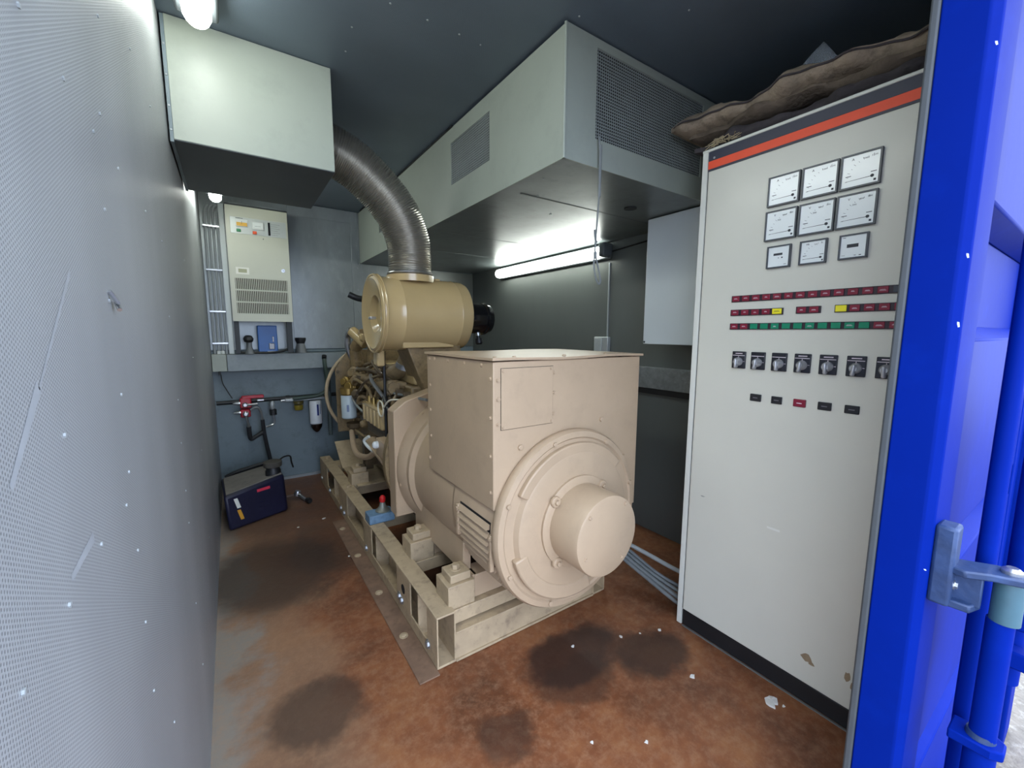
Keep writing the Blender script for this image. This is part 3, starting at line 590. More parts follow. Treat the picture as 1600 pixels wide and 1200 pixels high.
# ------------------------------------------------------------------ genset base frame
t = thing('base_frame', (1.18, 2.6, 0), 'tan steel skid frame under the generator set', 'base frame')
X0, X1, ZR = .7193, .7994, .2197
YR, YRB = 1.3708, 3.87
def rail(xa, xb, out):   # out: x of the slotted outer plate
    MB().box(xa, xb, YR, 2.30, ZR-.008, ZR).build('top_plate', tan_base, t, .002)
    MB().box(xa, xb, 2.42, YRB, ZR-.008, ZR).build('top_plate', tan_base, t, .002)
    MB().box(xa, xb, YR, YRB, .002, .012).build('bottom_plate', tan_base, t, .002)
    inn = xb-.006 if out == xa else xa
    MB().box(inn, inn+.006, YR, YRB, .012, ZR-.008).build('inner_web', tan_base, t)
    o0 = xa if out == xa else xb-.006
    for (ya, yb) in [(YR, 1.47), (1.66, 1.84), (2.27, 2.44), (2.86, 3.1), (3.55, YRB)]:
        MB().box(o0, o0+.006, ya, yb, .06, ZR-.008).build('outer_web', tan_base, t, .001)
    MB().box(o0, o0+.006, YR, YRB, .012, .06).build('lower_lip', tan_base, t)
    for y in (1.58, 2.2, 2.95, 3.3): MB().box(xa+.006, xb-.006, y, y+.008, .012, ZR-.008).build('stiffener', tan_base, t)
rail(X0, X1, X0); rail(1.56, 1.64, 1.634)
MB().lathe([(.022, 0), (.022, .0015)], (X0-.0012, 1.75, .135), (1, 0, 0), 20).build('round_hole', dark_void, t)
for (y, z) in [(1.46, .055), (1.77, .07), (1.80, .075), (2.38, .05), (2.95, .05), (3.05, .05), (3.45, .05), (3.8, .05)]: bolt(t, (X0, y, z), (-1, 0, 0), .014, steel)
# floor strip with bolts
fs_ = thing('floor_strip', (.68, 2.4, 0), 'flat brown steel strip bolted to floor along the skid', 'steel strip')
MB().box(.637, .7185, 1.345, 2.95, 0, .006).build('plate', mat('rusty_strip', '#7d6350', .6, .1, .25, 10, .15, 60, dirt='#54402f', dirtamt=.6), fs_, .001)
for y in (1.62, 1.98, 2.4, 2.8): bolt(fs_, (.672, y, .006), (0, 0, 1), .013, tan_base, h=.008)
# cross members
MB().box(X1, 1.56, YR+.004, YR+.010, .012, .128).build('front_channel_web', tan_base, t)
MB().box(X1, 1.56, YR-.004, YR+.060, .122, .13).build('front_channel_flange', tan_base, t, .001)
MB().box(X1, 1.56, YR-.004, YR+.060, .002, .012).build('front_channel_foot', tan_base, t, .001)
for (ya, yb, zt) in [(1.40, 1.545, .20), (1.82, 1.96, .20), (2.36, 2.50, .21), (3.0, 3.12, .2), (3.6, 3.75, .2)]:
    MB().box(X1, 1.56, ya, yb, zt-.06, zt).build('cross_member', tan_base, t, .003)
# anti-vibration mounts
for side, xx in ((0, .847), (1, 1.51)):
    for yy in (1.467, 1.885, 3.06):
        z0 = .2
        mb = MB().box(xx-.06, xx+.06 if side == 0 else xx+.045, yy-.06, yy+.06, z0, z0+.10).build('mount_block', tan_base, t, .003)
        MB().box(xx-.042, xx+.05 if side == 0 else xx+.04, yy-.045, yy+.045, z0+.10, z0+.135).build('mount_cap', tan_base, mb, .004)
        bolt(mb, (xx, yy, z0+.135), (0, 0, 1), .017, tan_base, h=.022)
# cover sheets under the engine
MB().hexa([(.815, 3.42, .222), (1.5, 3.42, .222), (1.5, 3.46, .215), (.815, 3.46, .215)], [(.815, 3.70, .375), (1.5, 3.70, .375), (1.5, 3.705, .38), (.815, 3.705, .38)]).build('drip_sheet', tan_base, t, .002)
MB().hexa([(.82, 2.95, .212), (1.5, 2.95, .212), (1.5, 3.42, .212), (.82, 3.42, .212)], [(.82, 2.95, .222), (1.5, 2.95, .222), (1.5, 3.42, .228), (.82, 3.42, .228)]).build('drip_sheet', tan_base, t, .002)
bolt(t, (.765, 3.78, ZR), (0, 0, 1), .018, tan_base, h=.02); bolt(t, (.76, 2.98, ZR), (0, 0, 1), .014, tan_base, h=.015)
# chalky blue block with red capped cone
t = thing('drain_block', (.79, 2.36, .2), 'chalky blue block with red capped cone on skid rail', 'valve block')
MB().box(.725, .87, 2.31, 2.41, .2122, .264).build('block', light_blue, t, .004)
MB().lathe([(.042, 0), (.042, .008), (.034, .012), (.02, .03), (.014, .055)], (.815, 2.36, .262), (0, 0, 1), 20).build('cone', mat('grey_cone', '#7f8076', .4, .3, .2, 20), t)
MB().lathe([(.012, 0), (.017, .006), (.017, .03), (.008, .042)], (.815, 2.36, .315), (.05, 0, 1), 16).build('red_cap', mat('bright_red_plastic', '#c81f22', .35), t)

# ------------------------------------------------------------------ alternator
AX, AZ = 1.192, .593
t = thing('alternator', (AX, 1.6, .2), 'large tan alternator with terminal box and round end cover', 'alternator')
bx0, bx1, by0, by1, bz0, bz1 = .853, 1.597, 1.172, 1.733, .693, 1.212
MB().lathe([(.33, 0), (.338, .02), (.338, .34)], (AX, 1.16, AZ), (0, 1, 0), 64).build('end_frame', tan, t)
MB().lathe([(.338, 0), (.338, .44), (.36, .46), (.36, .49)], (AX, 1.49, AZ), (0, 1, 0), 64).build('stator_frame', tan, t)
# terminal box
tb = MB().box(bx0, bx1, by0, by1, bz0, bz1).build('terminal_box', tan, t, .003)
MB().box(1.35, bx1, by0+.0005, by0+.2, .55, bz0+.004).build('side_apron', tan, tb, .002)
lid = MB(); nx, ny = 10, 6; xs = [bx0-.008+(bx1-bx0+.018)*i/nx for i in range(nx+1)]; ys = [by0-.010+(by1-by0+.02)*j/ny for j in range(ny+1)]
zz = lambda i, j: bz1+.003+.004*math.sin(i*.9+1)*(1 if j in (0,) else .5)*(.6)
vs_ = [(xs[i], ys[j], zz(i, j)) for j in range(ny+1) for i in range(nx+1)]; vt = [(xs[i], ys[j], zz(i, j)+.009) for j in range(ny+1) for i in range(nx+1)]
k_ = len(vs_); fsq = []
for j in range(ny):
    for i in range(nx):
        a = j*(nx+1)+i; fsq.append((a, a+nx+1, a+nx+2, a+1)); fsq.append((a+k_, a+1+k_, a+nx+2+k_, a+nx+1+k_))
ring = [i for i in range(nx+1)]+[j*(nx+1)+nx for j in range(1, ny+1)]+[ny*(nx+1)+i for i in range(nx-1, -1, -1)]+[j*(nx+1) for j in range(ny-1, 0, -1)]
for q in range(len(ring)):
    a, b_ = ring[q], ring[(q+1) % len(ring)]; fsq.append((a, b_, b_+k_, a+k_))
lid.add(vs_+vt, fsq).build('lid', tan, t, .0)
for x in (.87, .95, 1.18, 1.4): bolt(t, (x, 1.19, bz1+.013), (0, 0, 1), .006, tan, 'screw')
ap = MB().box(.884, 1.110, by0-.0035, by0, .977, 1.189).build('access_plate', tan, tb, .0012)
MB().box(.8825, 1.1115, by0-.0012, by0, .9755, 1.1905).build('plate_groove_shade', slot_m, tb)  # dark outline painting the groove's shade around the access plate
for (x, z) in [(.892, 1.180), (.872, 1.15), (.873, 1.085), (.873, .998), (.893, .985), (1.100, 1.181), (1.117, 1.165), (1.118, 1.09), (1.118, 1.012), (1.105, .987)]: bolt(tb, (x, by0-.003, z), (0, -1, 0), .0055, tan, 'screw')
for (x, z) in [(.965, .905), (1.37, .96), (1.51, .78), (.952, .93)][:3]: bolt(tb, (x, by0, z), (0, -1, 0), .011, tan, washer=False)
for z in (.755, .885, 1.02, 1.155): bolt(tb, (bx0, by0+.018, z), (-1, 0, 0), .006, tan, 'screw')
for z in (.85, .97, 1.08, 1.195): bolt(tb, (bx0, by1-.03, z), (-1, 0, 0), .006, tan, 'screw')
for y in (1.25, 1.38, 1.52, 1.65): bolt(tb, (bx0, y, 1.198), (-1, 0, 0), .006, tan, 'screw')
# end bell
MB().lathe([(.345, .0), (.352, -.012), (.352, -.03), (.345, -.042), (.325, -.046), (.318, -.040), (.283, -.044), (.272, -.062), (.262, -.066), (.17, -.068), (.16, -.068)], (AX, 1.175, AZ), (0, 1, 0), 80).build('end_bell', tan, t)
MB().lathe([(.335, 0), (.335, .03)], (AX, 1.15, AZ), (0, 1, 0), 64).build('bell_spigot', tan, t)
# raised arc rib on the bell with a step
def arc_band(r0, r1, a0, a1, y0_, y1_, n=24):
    b = MB(); vs = []; fs = []
    for i in range(n+1):
        a = math.radians(a0+(a1-a0)*i/n); c, s_ = math.cos(a), math.sin(a)
        for (r, y) in ((r0, y1_), (r0, y0_), (r1, y0_), (r1, y1_)): vs.append((AX+r*c, y, AZ+r*s_))
    for i in range(n):
        for k in range(4): fs.append((i*4+k, i*4+(k+1) % 4, (i+1)*4+(k+1) % 4, (i+1)*4+k))
    fs += [(0, 1, 2, 3), (n*4+3, n*4+2, n*4+1, n*4)]
    return b.add(vs, fs)
arc_band(.262, .306, 40, 150, 1.112, 1.136).build('arc_rib', tan, t, .005)
arc_band(.245, .300, 195, 285, 1.104, 1.136).build('arc_rib', tan, t, .006)
for a in (15, 60, 108, 158, 205, 250, 300, 340):
    c, s_ = math.cos(math.radians(a)), math.sin(math.radians(a)); bolt(t, (AX+.328*c, 1.130, AZ+.328*s_), (0, -1, 0), .0095, tan, washer=False)
# exciter cover
MB().lathe([(.178, 0), (.178, -.014), (.165, -.02)], (AX, 1.112, AZ+.005), (0, 1, 0), 48).build('cover_flange', tan, t)
MB().lathe([(.150, 0), (.150, -.135), (.146, -.146), (.138, -.15)], (AX, 1.10, AZ+.005), (0, 1, 0), 48).build('exciter_cover', tan, t)
for a in (48, 138, 228, 318):
    c, s_ = math.cos(math.radians(a)), math.sin(math.radians(a))
    lug = MB().lathe([(.022, 0), (.020, -.014)], (AX+.168*c, 1.098, AZ+.168*s_), (0, 1, 0), 16).build('lug', tan, t, .003)
    bolt(lug, (AX+.168*c, 1.083, AZ+.168*s_), (0, -1, 0), .010, tan, washer=False)
for (x, z) in [(1.085, .545), (1.265, .50), (1.275, .70), (1.10, .69)]: bolt(t, (x, .950, z), (0, -1, 0), .006, tan, 'screw')
# louvred air inlet on the lower left of the frame
def shell(r0, r1, a0, a1, y0_, y1_, n=6, lift=.014):
    b = MB(); vs = []; fs = []
    for i in range(n+1):
        a = math.radians(a0+(a1-a0)*i/n); c, s_ = math.cos(a), math.sin(a); ri = r0; ro = r1+lift*i/n
        for (r_, y) in ((ri, y0_), (ro, y0_), (ro, y1_), (ri, y1_)): vs.append((AX+r_*c, y, AZ+r_*s_))
    for i in range(n):
        for k in range(4): fs.append((i*4+k, i*4+(k+1) % 4, (i+1)*4+(k+1) % 4, (i+1)*4+k))
    return b.add(vs, fs+[(0, 1, 2, 3), (n*4+3, n*4+2, n*4+1, n*4)])
shell(.330, .3388, 172, 224, 1.195, 1.43, 24, 0).build('louvre_gap_shade', dark_void, t)  # dark band standing in for shade in the gaps between slats
for i in range(10): shell(.336, .3395, 173.5+i*4.9, 176.6+i*4.9, 1.20, 1.425, 4).build('louvre', tan, t)
MB().box(.842, .860, 1.425, 1.445, .50, .63).build('louvre_strap', tan, t, .005)
MB().box(.846, .864, 1.180, 1.198, .46, .60).build('louvre_strap', tan, t, .005)
bolt(t, (.846, 1.435, .61), (-1, 0, 0), .009, tan); bolt(t, (.85, 1.19, .585), (-1, 0, 0), .009, tan)
# side skirt beams and feet
for sx in (-1, 1):
    xo = AX+sx*.268
    MB().box(*sorted((AX+sx*.297, AX+sx*.26)), 1.485, 2.04, .285, .46).build('side_beam', tan, t, .004)
    for yy in (1.47, 1.885):
        MB().box(*sorted((AX+sx*.275, AX+sx*.08)), yy-.04, yy+.05, .2005, .30).build('foot', tan, t, .004)
        MB().box(*sorted((AX+sx*.31, AX+sx*.26)), yy-.035, yy+.035, .275, .30).build('foot_plate', tan, t, .002)
for (y, z) in ((1.72, .745),): bolt(t, (.853, y, z), (-1, 0, 0), .008, tan)
# engine adapter (flywheel) housing
oct_ = [(.80, .34), (.80, .905), (.865, .955), (1.02, 1.0), (1.36, 1.0), (1.52, .955), (1.585, .905), (1.585, .34)]
ad = MB().prism(oct_, 'Y', 2.06, 2.16).build('adapter_plate', tan, t, .006)
MB().lathe([(.385, 0), (.385, .03), (.36, .075), (.35, .09)], (AX, 2.06, AZ), (0, -1, 0), 64).build('adapter_ring', tan, t)
for a in (130, 160, 190, 218, 245, 50, 20):
    c, s_ = math.cos(math.radians(a)), math.sin(math.radians(a)); bolt(ad, (AX+.372*c, 2.028, AZ+.372*s_), (0, -1, 0), .010, tan)

# ------------------------------------------------------------------ engine
EX = 1.18
t = thing('diesel_engine', (EX, 2.8, .25), 'tan diesel engine crowded with pipes behind the alternator', 'engine')
MB().lathe([(.40, 0), (.40, .05), (.36, .08)], (EX, 2.165, .60), (0, 1, 0), 48).build('flywheel_housing', tan_engine, t, .004)
MB().box(.93, 1.43, 2.24, 3.38, .46, .86).build('block', tan_engine, t, .015)
MB().prism([(.96, .46), (1.40, .46), (1.36, .29), (1.00, .29)], 'Y', 2.3, 3.3).build('oil_pan', tan_dark, t, .02)
MB().box(.97, 1.39, 2.25, 3.36, .86, 1.0).build('cylinder_head', tan_engine, t, .012)
for i in range(3):
    y = 2.28+i*.36
    rc = MB().box(1.0, 1.36, y, y+.33, 1.0, 1.085).build('rocker_cover', tan_yellow, t, .02, segs=3)
    for dy in (.05, .28): bolt(rc, (1.03, y+dy, 1.085), (0, 0, 1), .011, tan_engine)
for i in range(6):
    y = 2.33+i*.175
    MB().tube([(.975, y, .955), (.92, y, .955), (.89, y, .92), (.885, y+.01, .865)], .009, 8, 4).build('injector_pipe', ivory if i % 3 == 1 else tan_engine, t)
    MB().tube([(.98, y+.06, .99), (.94, y+.06, 1.0), (.91, y+.06, .985)], .026, 10, 4).build('inlet_port', tan_engine, t)
MB().cyl((.905, 2.36, .985), (.905, 3.3, .985), .034, None, 14).build('intake_manifold', tan_engine, t)
for i in range(6): MB().box(.88, .935, 2.38+i*.16, 2.40+i*.16, .945, 1.03).build('manifold_flange', tan_engine, t, .004)
# fuel injection pump with ribs
ip = MB().box(.835, .93, 2.40, 2.82, .73, .855).build('injection_pump', tan_yellow, t, .012)
for i in range(5): MB().box(.828, .84, 2.44+i*.08, 2.465+i*.08, .74, .835).build('rib', tan_yellow, ip, .003)
MB().box(.86, .93, 2.42, 2.8, .66, .73).build('pump_base', tan_dark, t, .008)
for i in range(4): MB().cyl((.87, 2.46+i*.1, .855), (.87, 2.46+i*.1, .895), .014, .01, 10).build('delivery_valve', gold, ip)
# accessory drive, fuel pump lumps
for (c, s_, m_, nm) in [((.86, 3.16, .905), .055, gold, 'fuel_pump'), ((.84, 3.26, .935), .042, gold, 'fuel_pump'), ((.875, 3.10, .96), .04, tan_engine, 'water_pump'), ((.90, 3.24, 1.0), .05, tan_engine, 'thermostat_housing'), ((.86, 3.05, .87), .035, tan_dark, 'accessory_drive')]:
    MB().lathe([(s_*.5, -s_), (s_, -s_*.6), (s_, s_*.5), (s_*.7, s_*.65), (s_*.6, s_)], c, (-.8, -.5, .2), 14).build(nm, m_, t, .003)
for k in range(22):
    y = random.uniform(2.35, 3.35); z = random.uniform(.55, 1.02); x = random.uniform(.87, .93)
    bolt(t, (x, y, z), (-1, 0, 0), random.choice((.014, .018, .022)), random.choice((tan_engine, gold, tan_dark)), 'fitting', .03)
pts_l = [[(.86, 3.16, .92), (.84, 2.98, .98), (.87, 2.8, .94), (.87, 2.7, .88)], [(.85, 3.26, .90), (.83, 3.0, .82), (.85, 2.85, .77)], [(.9, 3.2, 1.03), (.88, 2.9, 1.06), (.9, 2.6, 1.05), (.93, 2.4, 1.0)],
         [(.93, 3.3, .7), (.86, 3.2, .62), (.85, 2.95, .6), (.9, 2.7, .58)], [(.88, 2.4, .9), (.84, 2.55, 1.0), (.88, 2.75, 1.03)], [(.9, 3.0, .9), (.83, 2.9, .9), (.84, 2.7, 1.0), (.9, 2.5, 1.06)]]
for i, p in enumerate(pts_l): MB().tube(p, .008 if i % 2 else .011, 8, 6).build('fuel_line', [tan_engine, steel, tan_dark][i % 3], t)
for k in range(34):
    y = random.uniform(2.32, 3.36); z = random.uniform(.62, 1.05); x = random.uniform(.855, .92)
    m_ = random.choice((tan_engine, tan_dark, tan_engine, tan_yellow)); q = random.random()
    if q < .4: MB().box(x, x+.05, y, y+random.uniform(.03, .08), z, z+random.uniform(.02, .06)).build('bracket', m_, t, .005)
    elif q < .7: MB().lathe([(.02, 0), (.028, .012), (.028, .045), (.016, .06)], (x+.04, y, z), (-1, random.uniform(-.5, .2), random.uniform(-.2, .5)), 12).build('sensor', m_, t)
    else: MB().tube([(x+.04, y, z), (x-.01, y+random.uniform(-.05, .05), z+.03), (x-.01, y+random.uniform(-.14, .14), z+random.uniform(-.05, .09)), (x+.04, y+random.uniform(-.2, .2), z+.04)], random.choice((.006, .009, .013)), 8, 5).build('pipe', random.choice((tan_engine, tan_dark, black, steel)), t)
for y in (3.0, 2.86, 2.72, 2.58): MB().tube([(.93, y, 1.02), (.90, y-.02, 1.06), (.92, y-.05, 1.09), (1.0, y-.05, 1.085)], .012, 8, 5).build('return_pipe', tan_dark, t)
# oil filter
of = MB().lathe([(.045, 0), (.052, .008), (.052, .165), (.048, .172)], (.82, 3.13, .685), (0, 0, 1), 24).build('oil_filter', filter_b, t)
MB().lathe([(.05, 0), (.058, .01), (.058, .05)], (.82, 3.13, .857), (0, 0, 1), 20).build('filter_head', gold, of)
MB().add([(.82+.0528*math.sin(a), 3.13-.0528*math.cos(a), z) for z in (.74, .79) for a in (-.5, -.2)], [(0, 1, 3, 2)]).build('print', mat('filter_print', '#6c7a98'), of)
MB().lathe([(.03, 0), (.06, .02), (.065, .05)], (.86, 3.12, .60), (0, 0, 1), 16).build('filter_bracket', tan_dark, t)
# fan guard and shroud
FY = 3.50
n = 48; gp = [(EX+.445*math.cos(2*math.pi*i/n), FY, .82+.40*math.sin(2*math.pi*i/n)) for i in range(n+1)]
fg = MB().tube(gp, .013, 8).build('fan_guard', tan_base, t)
for q in range(-4, 5):
    x = EX+q*.09; hgt = .40*math.sqrt(max(0, 1-(q*.09/.445)**2)); MB().cyl((x, FY, .82-hgt), (x, FY, .82+hgt), .004, None, 6).build('guard_wire', tan_dark, fg)
MB().prism([(.80, .52), (.80, 1.02), (.90, 1.17), (1.5, 1.17), (1.56, 1.02), (1.56, .52)], 'Y', 3.44, 3.46).build('shroud_plate', tan_engine, t, .003)
bolt(t, (.815, 3.438, 1.0), (0, -1, 0), .009, tan_dark)
MB().box(1.08, 1.56, 3.66, 3.95, .40, 1.05).build('radiator', mat('dark_radiator', '#3d4442', .6, .2), t, .01)
for i in range(5):
    a = 2*math.pi*i/5; c, s_ = math.cos(a), math.sin(a); R_ = Matrix.Rotation(a, 3, 'Y')
    MB().obox(Vector((EX, 3.56, .82))+Vector((c*.2, 0, s_*.2)), (.26, .02, .1), Matrix.Rotation(-a, 3, 'Y')@Matrix.Rotation(.5, 3, 'X')).build('fan_blade', tan_dark, t)
# water outlet lumps at the front top
for (p0, p1, r0, r1, m_) in [((.95, 3.36, 1.02), (.93, 3.34, 1.18), .05, .045, tan_engine), ((.93, 3.34, 1.18), (.98, 3.22, 1.30), .045, .05, tan_engine), ((.98, 3.2, 1.22), (.90, 3.3, 1.32), .045, .04, tan_yellow), ((1.05, 3.2, 1.0), (1.05, 3.2, 1.25), .07, .06, tan_engine)]:
    MB().cyl(p0, p1, r0, r1, 16).build('water_outlet', m_, t, .006)
MB().tube([(.90, 3.3, 1.33), (.885, 3.36, 1.28), (.89, 3.38, 1.18), (.93, 3.38, 1.08)], .024, 10, 5).build('bypass_pipe', steel, t)
MB().box(.93, 1.03, 3.12, 3.24, 1.24, 1.30).build('outlet_cap', tan_yellow, t, .012)
# exhaust elbow and turbo-like pipe beneath the drum
MB().tube([(1.02, 2.42, 1.18), (1.0, 2.46, 1.10), (.96, 2.52, 1.06), (.93, 2.62, 1.05)], .05, 16, 6).build('air_elbow', tan_engine, t)
MB().lathe([(.058, 0), (.058, .03)], (1.005, 2.45, 1.09), (.2, -.3, 1), 18).build('hose_clamp', steel, t)
# black rod, white cable loops, bracket with cylinder
MB().tube([(.862, 2.39, 1.2), (.86, 2.385, .95), (.858, 2.38, .70)], .0085, 8, 3).build('black_rod', black, t)
n = 20; MB().tube([(.83, 2.38+.052*math.cos(2*math.pi*i/n), .87+.045*math.sin(2*math.pi*i/n)) for i in range(n+1)], .005, 6).build('cable_loop', ivory, t)
MB().tube([(.83, 2.33, .88), (.84, 2.26, .93), (.86, 2.2, .945), (.90, 2.17, .94)], .005, 6, 5).build('cable', ivory, t)
MB().cyl((.86, 2.40, .935), (.84, 2.24, .865), .014, None, 10).build('strut', black, t)
MB().cyl((.90, 2.40, .955), (.95, 1.98, .965), .008, None, 8).build('rail_pipe', galv, t)
for y in (2.18, 2.3): MB().box(.90, .94, y, y+.02, .94, .985).build('pipe_clip', tan_dark, t, .002)
sb = MB().box(.80, .92, 2.24, 2.40, .60, .70).build('mount_bracket', tan, t, .006)
MB().lathe([(.022, 0), (.022, .02), (.012, .03)], (.80, 2.36, .665), (-1, 0, 0), 14).build('lifting_eye', white_pl, sb)
MB().tube([(.82, 2.62, .655), (.80, 2.66, .62), (.82, 2.6, .58), (.84, 2.5, .565), (.83, 2.4, .55)], .010, 8, 5).build('hose_loop', white_pl, t)
MB().tube([(.86, 3.25, .56), (.84, 3.12, .47), (.84, 2.98, .44), (.86, 2.8, .47), (.88, 2.66, .55)], .02, 10, 5).build('drain_tube', tan, t)
MB().hexa([(.82, 2.24, .52), (.94, 2.24, .52), (.94, 2.75, .60), (.82, 2.75, .60)], [(.82, 2.24, .54), (.94, 2.24, .54), (.94, 2.75, .62), (.82, 2.75, .62)]).build('support_arm', tan, t, .004)
MB().box(.9, .96, 3.05, 3.13, .3, .55).build('front_mount', tan_dark, t, .006)
MB().box(.9, 1.44, 3.02, 3.1, .336, .40).build('mount_beam', tan_dark, t, .006)

# ------------------------------------------------------------------ air cleaner drum
DX0, DX1, DY, DZ_, DR = .775, 1.31, 2.30, 1.408, .205
t = thing('air_cleaner', (1.04, DY, 1.2), 'glossy tan air cleaner drum above the engine', 'air filter')
MB().lathe([(.075, .05), (.08, .045), (.10, .02), (.165, .012), (.188, 0), (.2, .004), (DR, .014), (DR, .03), (.201, .036), (.201, .12), (.2025, .124), (.201, .128), (.201, .45), (.2025, .454), (.201, .458), (.201, .50), (.194, .522), (.175, .535)], (DX0, DY, DZ_), (1, 0, 0), 64).build('drum', tan_yellow, t)
for q in (.008, .026): MB().tube([(DX0+q, DY+(DR+.002)*math.cos(2*math.pi*i/48), DZ_+(DR+.002)*math.sin(2*math.pi*i/48)) for i in range(49)], .006, 6).build('rim_band', tan_yellow, t)
MB().box(DX0-.012, DX0+.02, DY-.02, DY+.02, DZ_-.03, DZ_-.015).build('wing_nut', steel, t, .003)
# dust bowl
MB().lathe([(.07, 0), (.085, .015), (.092, .03), (.092, .15), (.1, .152), (.1, .165), (.092, .168), (.085, .2), (.05, .215)], (DX1-.005, DY, 1.395), (1, 0, 0), 40).build('dust_bowl', black_gloss, t)
MB().lathe([(.012, 0), (.012, .03), (.022, .032), (.024, .06), (.015, .07)], (1.42, DY-.02, 1.305), (.1, -.1, -1), 14).build('dust_valve', black, t)
MB().lathe([(.014, 0), (.014, .022)], (1.42, DY-.02, 1.312), (.1, -.1, -1), 12).build('valve_clamp', steel, t)
# pedestal under the drum
MB().prism([(.93, 1.235), (1.26, 1.235), (1.26, .9), (1.06, .9)], 'Y', 2.20, 2.40).build('pedestal', tan_engine, t, .006)
MB().prism([(.90, 1.29), (1.20, 1.24), (1.2, 1.225), (.90, 1.225)], 'Y', 2.17, 2.43).build('saddle', tan_yellow, t, .005)
MB().lathe([(.13, 0), (.13, .035)], (.995, DY-.01, 1.585), (0, 0, 1), 40).build('inlet_collar', tan_yellow, t)
MB().box(1.14, 1.17, DY-.02, DY+.02, 1.60, 1.618).build('latch', tan_yellow, t, .004)
MB().box(.80, .845, DY+.01, DY+.09, 1.12, 1.25).build('strap_bracket', tan_yellow, t, .01)
MB().tube([(.90, 2.44, 1.50), (.84, 2.53, 1.50), (.78, 2.58, 1.508), (.732, 2.6, 1.53)], .018, 12, 4).build('rubber_hose', black, t)

# ------------------------------------------------------------------ flexible metal hose, ribbed
pts = spline([Vector(p) for p in [(.55, 2.28, 2.19), (.62, 2.28, 2.185), (.72, 2.28, 2.14), (.84, 2.28, 2.045), (.93, 2.28, 1.94), (.982, 2.285, 1.82), (.995, 2.29, 1.73), (.995, 2.29, 1.67), (.995, 2.29, 1.615)]], 24)
L_ = [0]
for i in range(1, len(pts)): L_.append(L_[-1]+(pts[i]-pts[i-1]).length)
NR = 78; res = []; rr = []
for i in range(NR*4+1):
    s_ = L_[-1]*i/(NR*4); k = max(j for j in range(len(L_)) if L_[j] <= s_+1e-9); k = min(k, len(L_)-2)
    res.append(pts[k].lerp(pts[k+1], (s_-L_[k])/(L_[k+1]-L_[k]))); rr.append(.116+.0025*math.cos(i*math.pi/2))
t = thing('flexible_hose', (.8, 2.28, 1.6), 'ribbed metal flexible hose bending from plenum box down to drum', 'hose')
MB().tube(res, rr, 40).build('hose', alu, t)
MB().tube([(.995+.120*math.cos(2*math.pi*i/40), 2.29+.120*math.sin(2*math.pi*i/40), 1.632) for i in range(41)], .006, 8).build('hose_clamp', steel, t)

# ------------------------------------------------------------------ switchgear cabinet
XC, YC, ZC = 1.7446, 1.0219, 2.028
YE = .272
t = thing('control_cabinet', (2.05, .64, 0), 'tall cream control cabinet with meters, switches and orange stripe', 'cabinet')
MB().box(XC+.016, 2.34, YE, YC, .075, ZC-.006).build('body', cab, t, .002)
MB().box(XC-.001, XC+.03, YC-.022, YC+.001, .002, ZC-.002).build('corner_post', cab_edge, t, .002)
MB().box(XC, XC+.016, YE, YC-.026, .078, 1.944).build('door', cab, t, .003)
MB().box(XC+.003, XC+.02, YC-.028, YC-.020, .08, ZC-.01).build('door_gap', mat('gap_grey', '#5d5e58', .7), t)
MB().box(XC+.004, XC+.3, YE, YC-.024, .004, .074).build('plinth', black, t, .002)
MB().box(XC, XC+.016, YE, YC-.024, 1.981, 2.017).build('header_band', navy, t, .001)
MB().box(XC-.0005, XC+.016, YE, YC-.024, 1.9515, 1.981).build('orange_stripe', orange, t, .0005)
MB().box(XC, XC+.016, YE, YC-.024, 1.944, 1.9515).build('lower_band', navy, t)
MB().box(XC-.003, 2.34, YE, YC+.002, 2.017, ZC).build('top_rim', cab_edge, t, .003)
MB().box(XC-.006, XC+.002, YE, YC-.03, .001, .004).build('floor_sealant', mat('grey_sealant', '#6a6a68', .7), t)
bolt(t, (XC, .975, 1.99), (-1, 0, 0), .003, steel, 'screw')
def face_text(txt, size, y, z, x, m_, parent): return text_part(txt, size, (x, y, z), (0, -1, 0), (0, 0, 1), m_, parent)
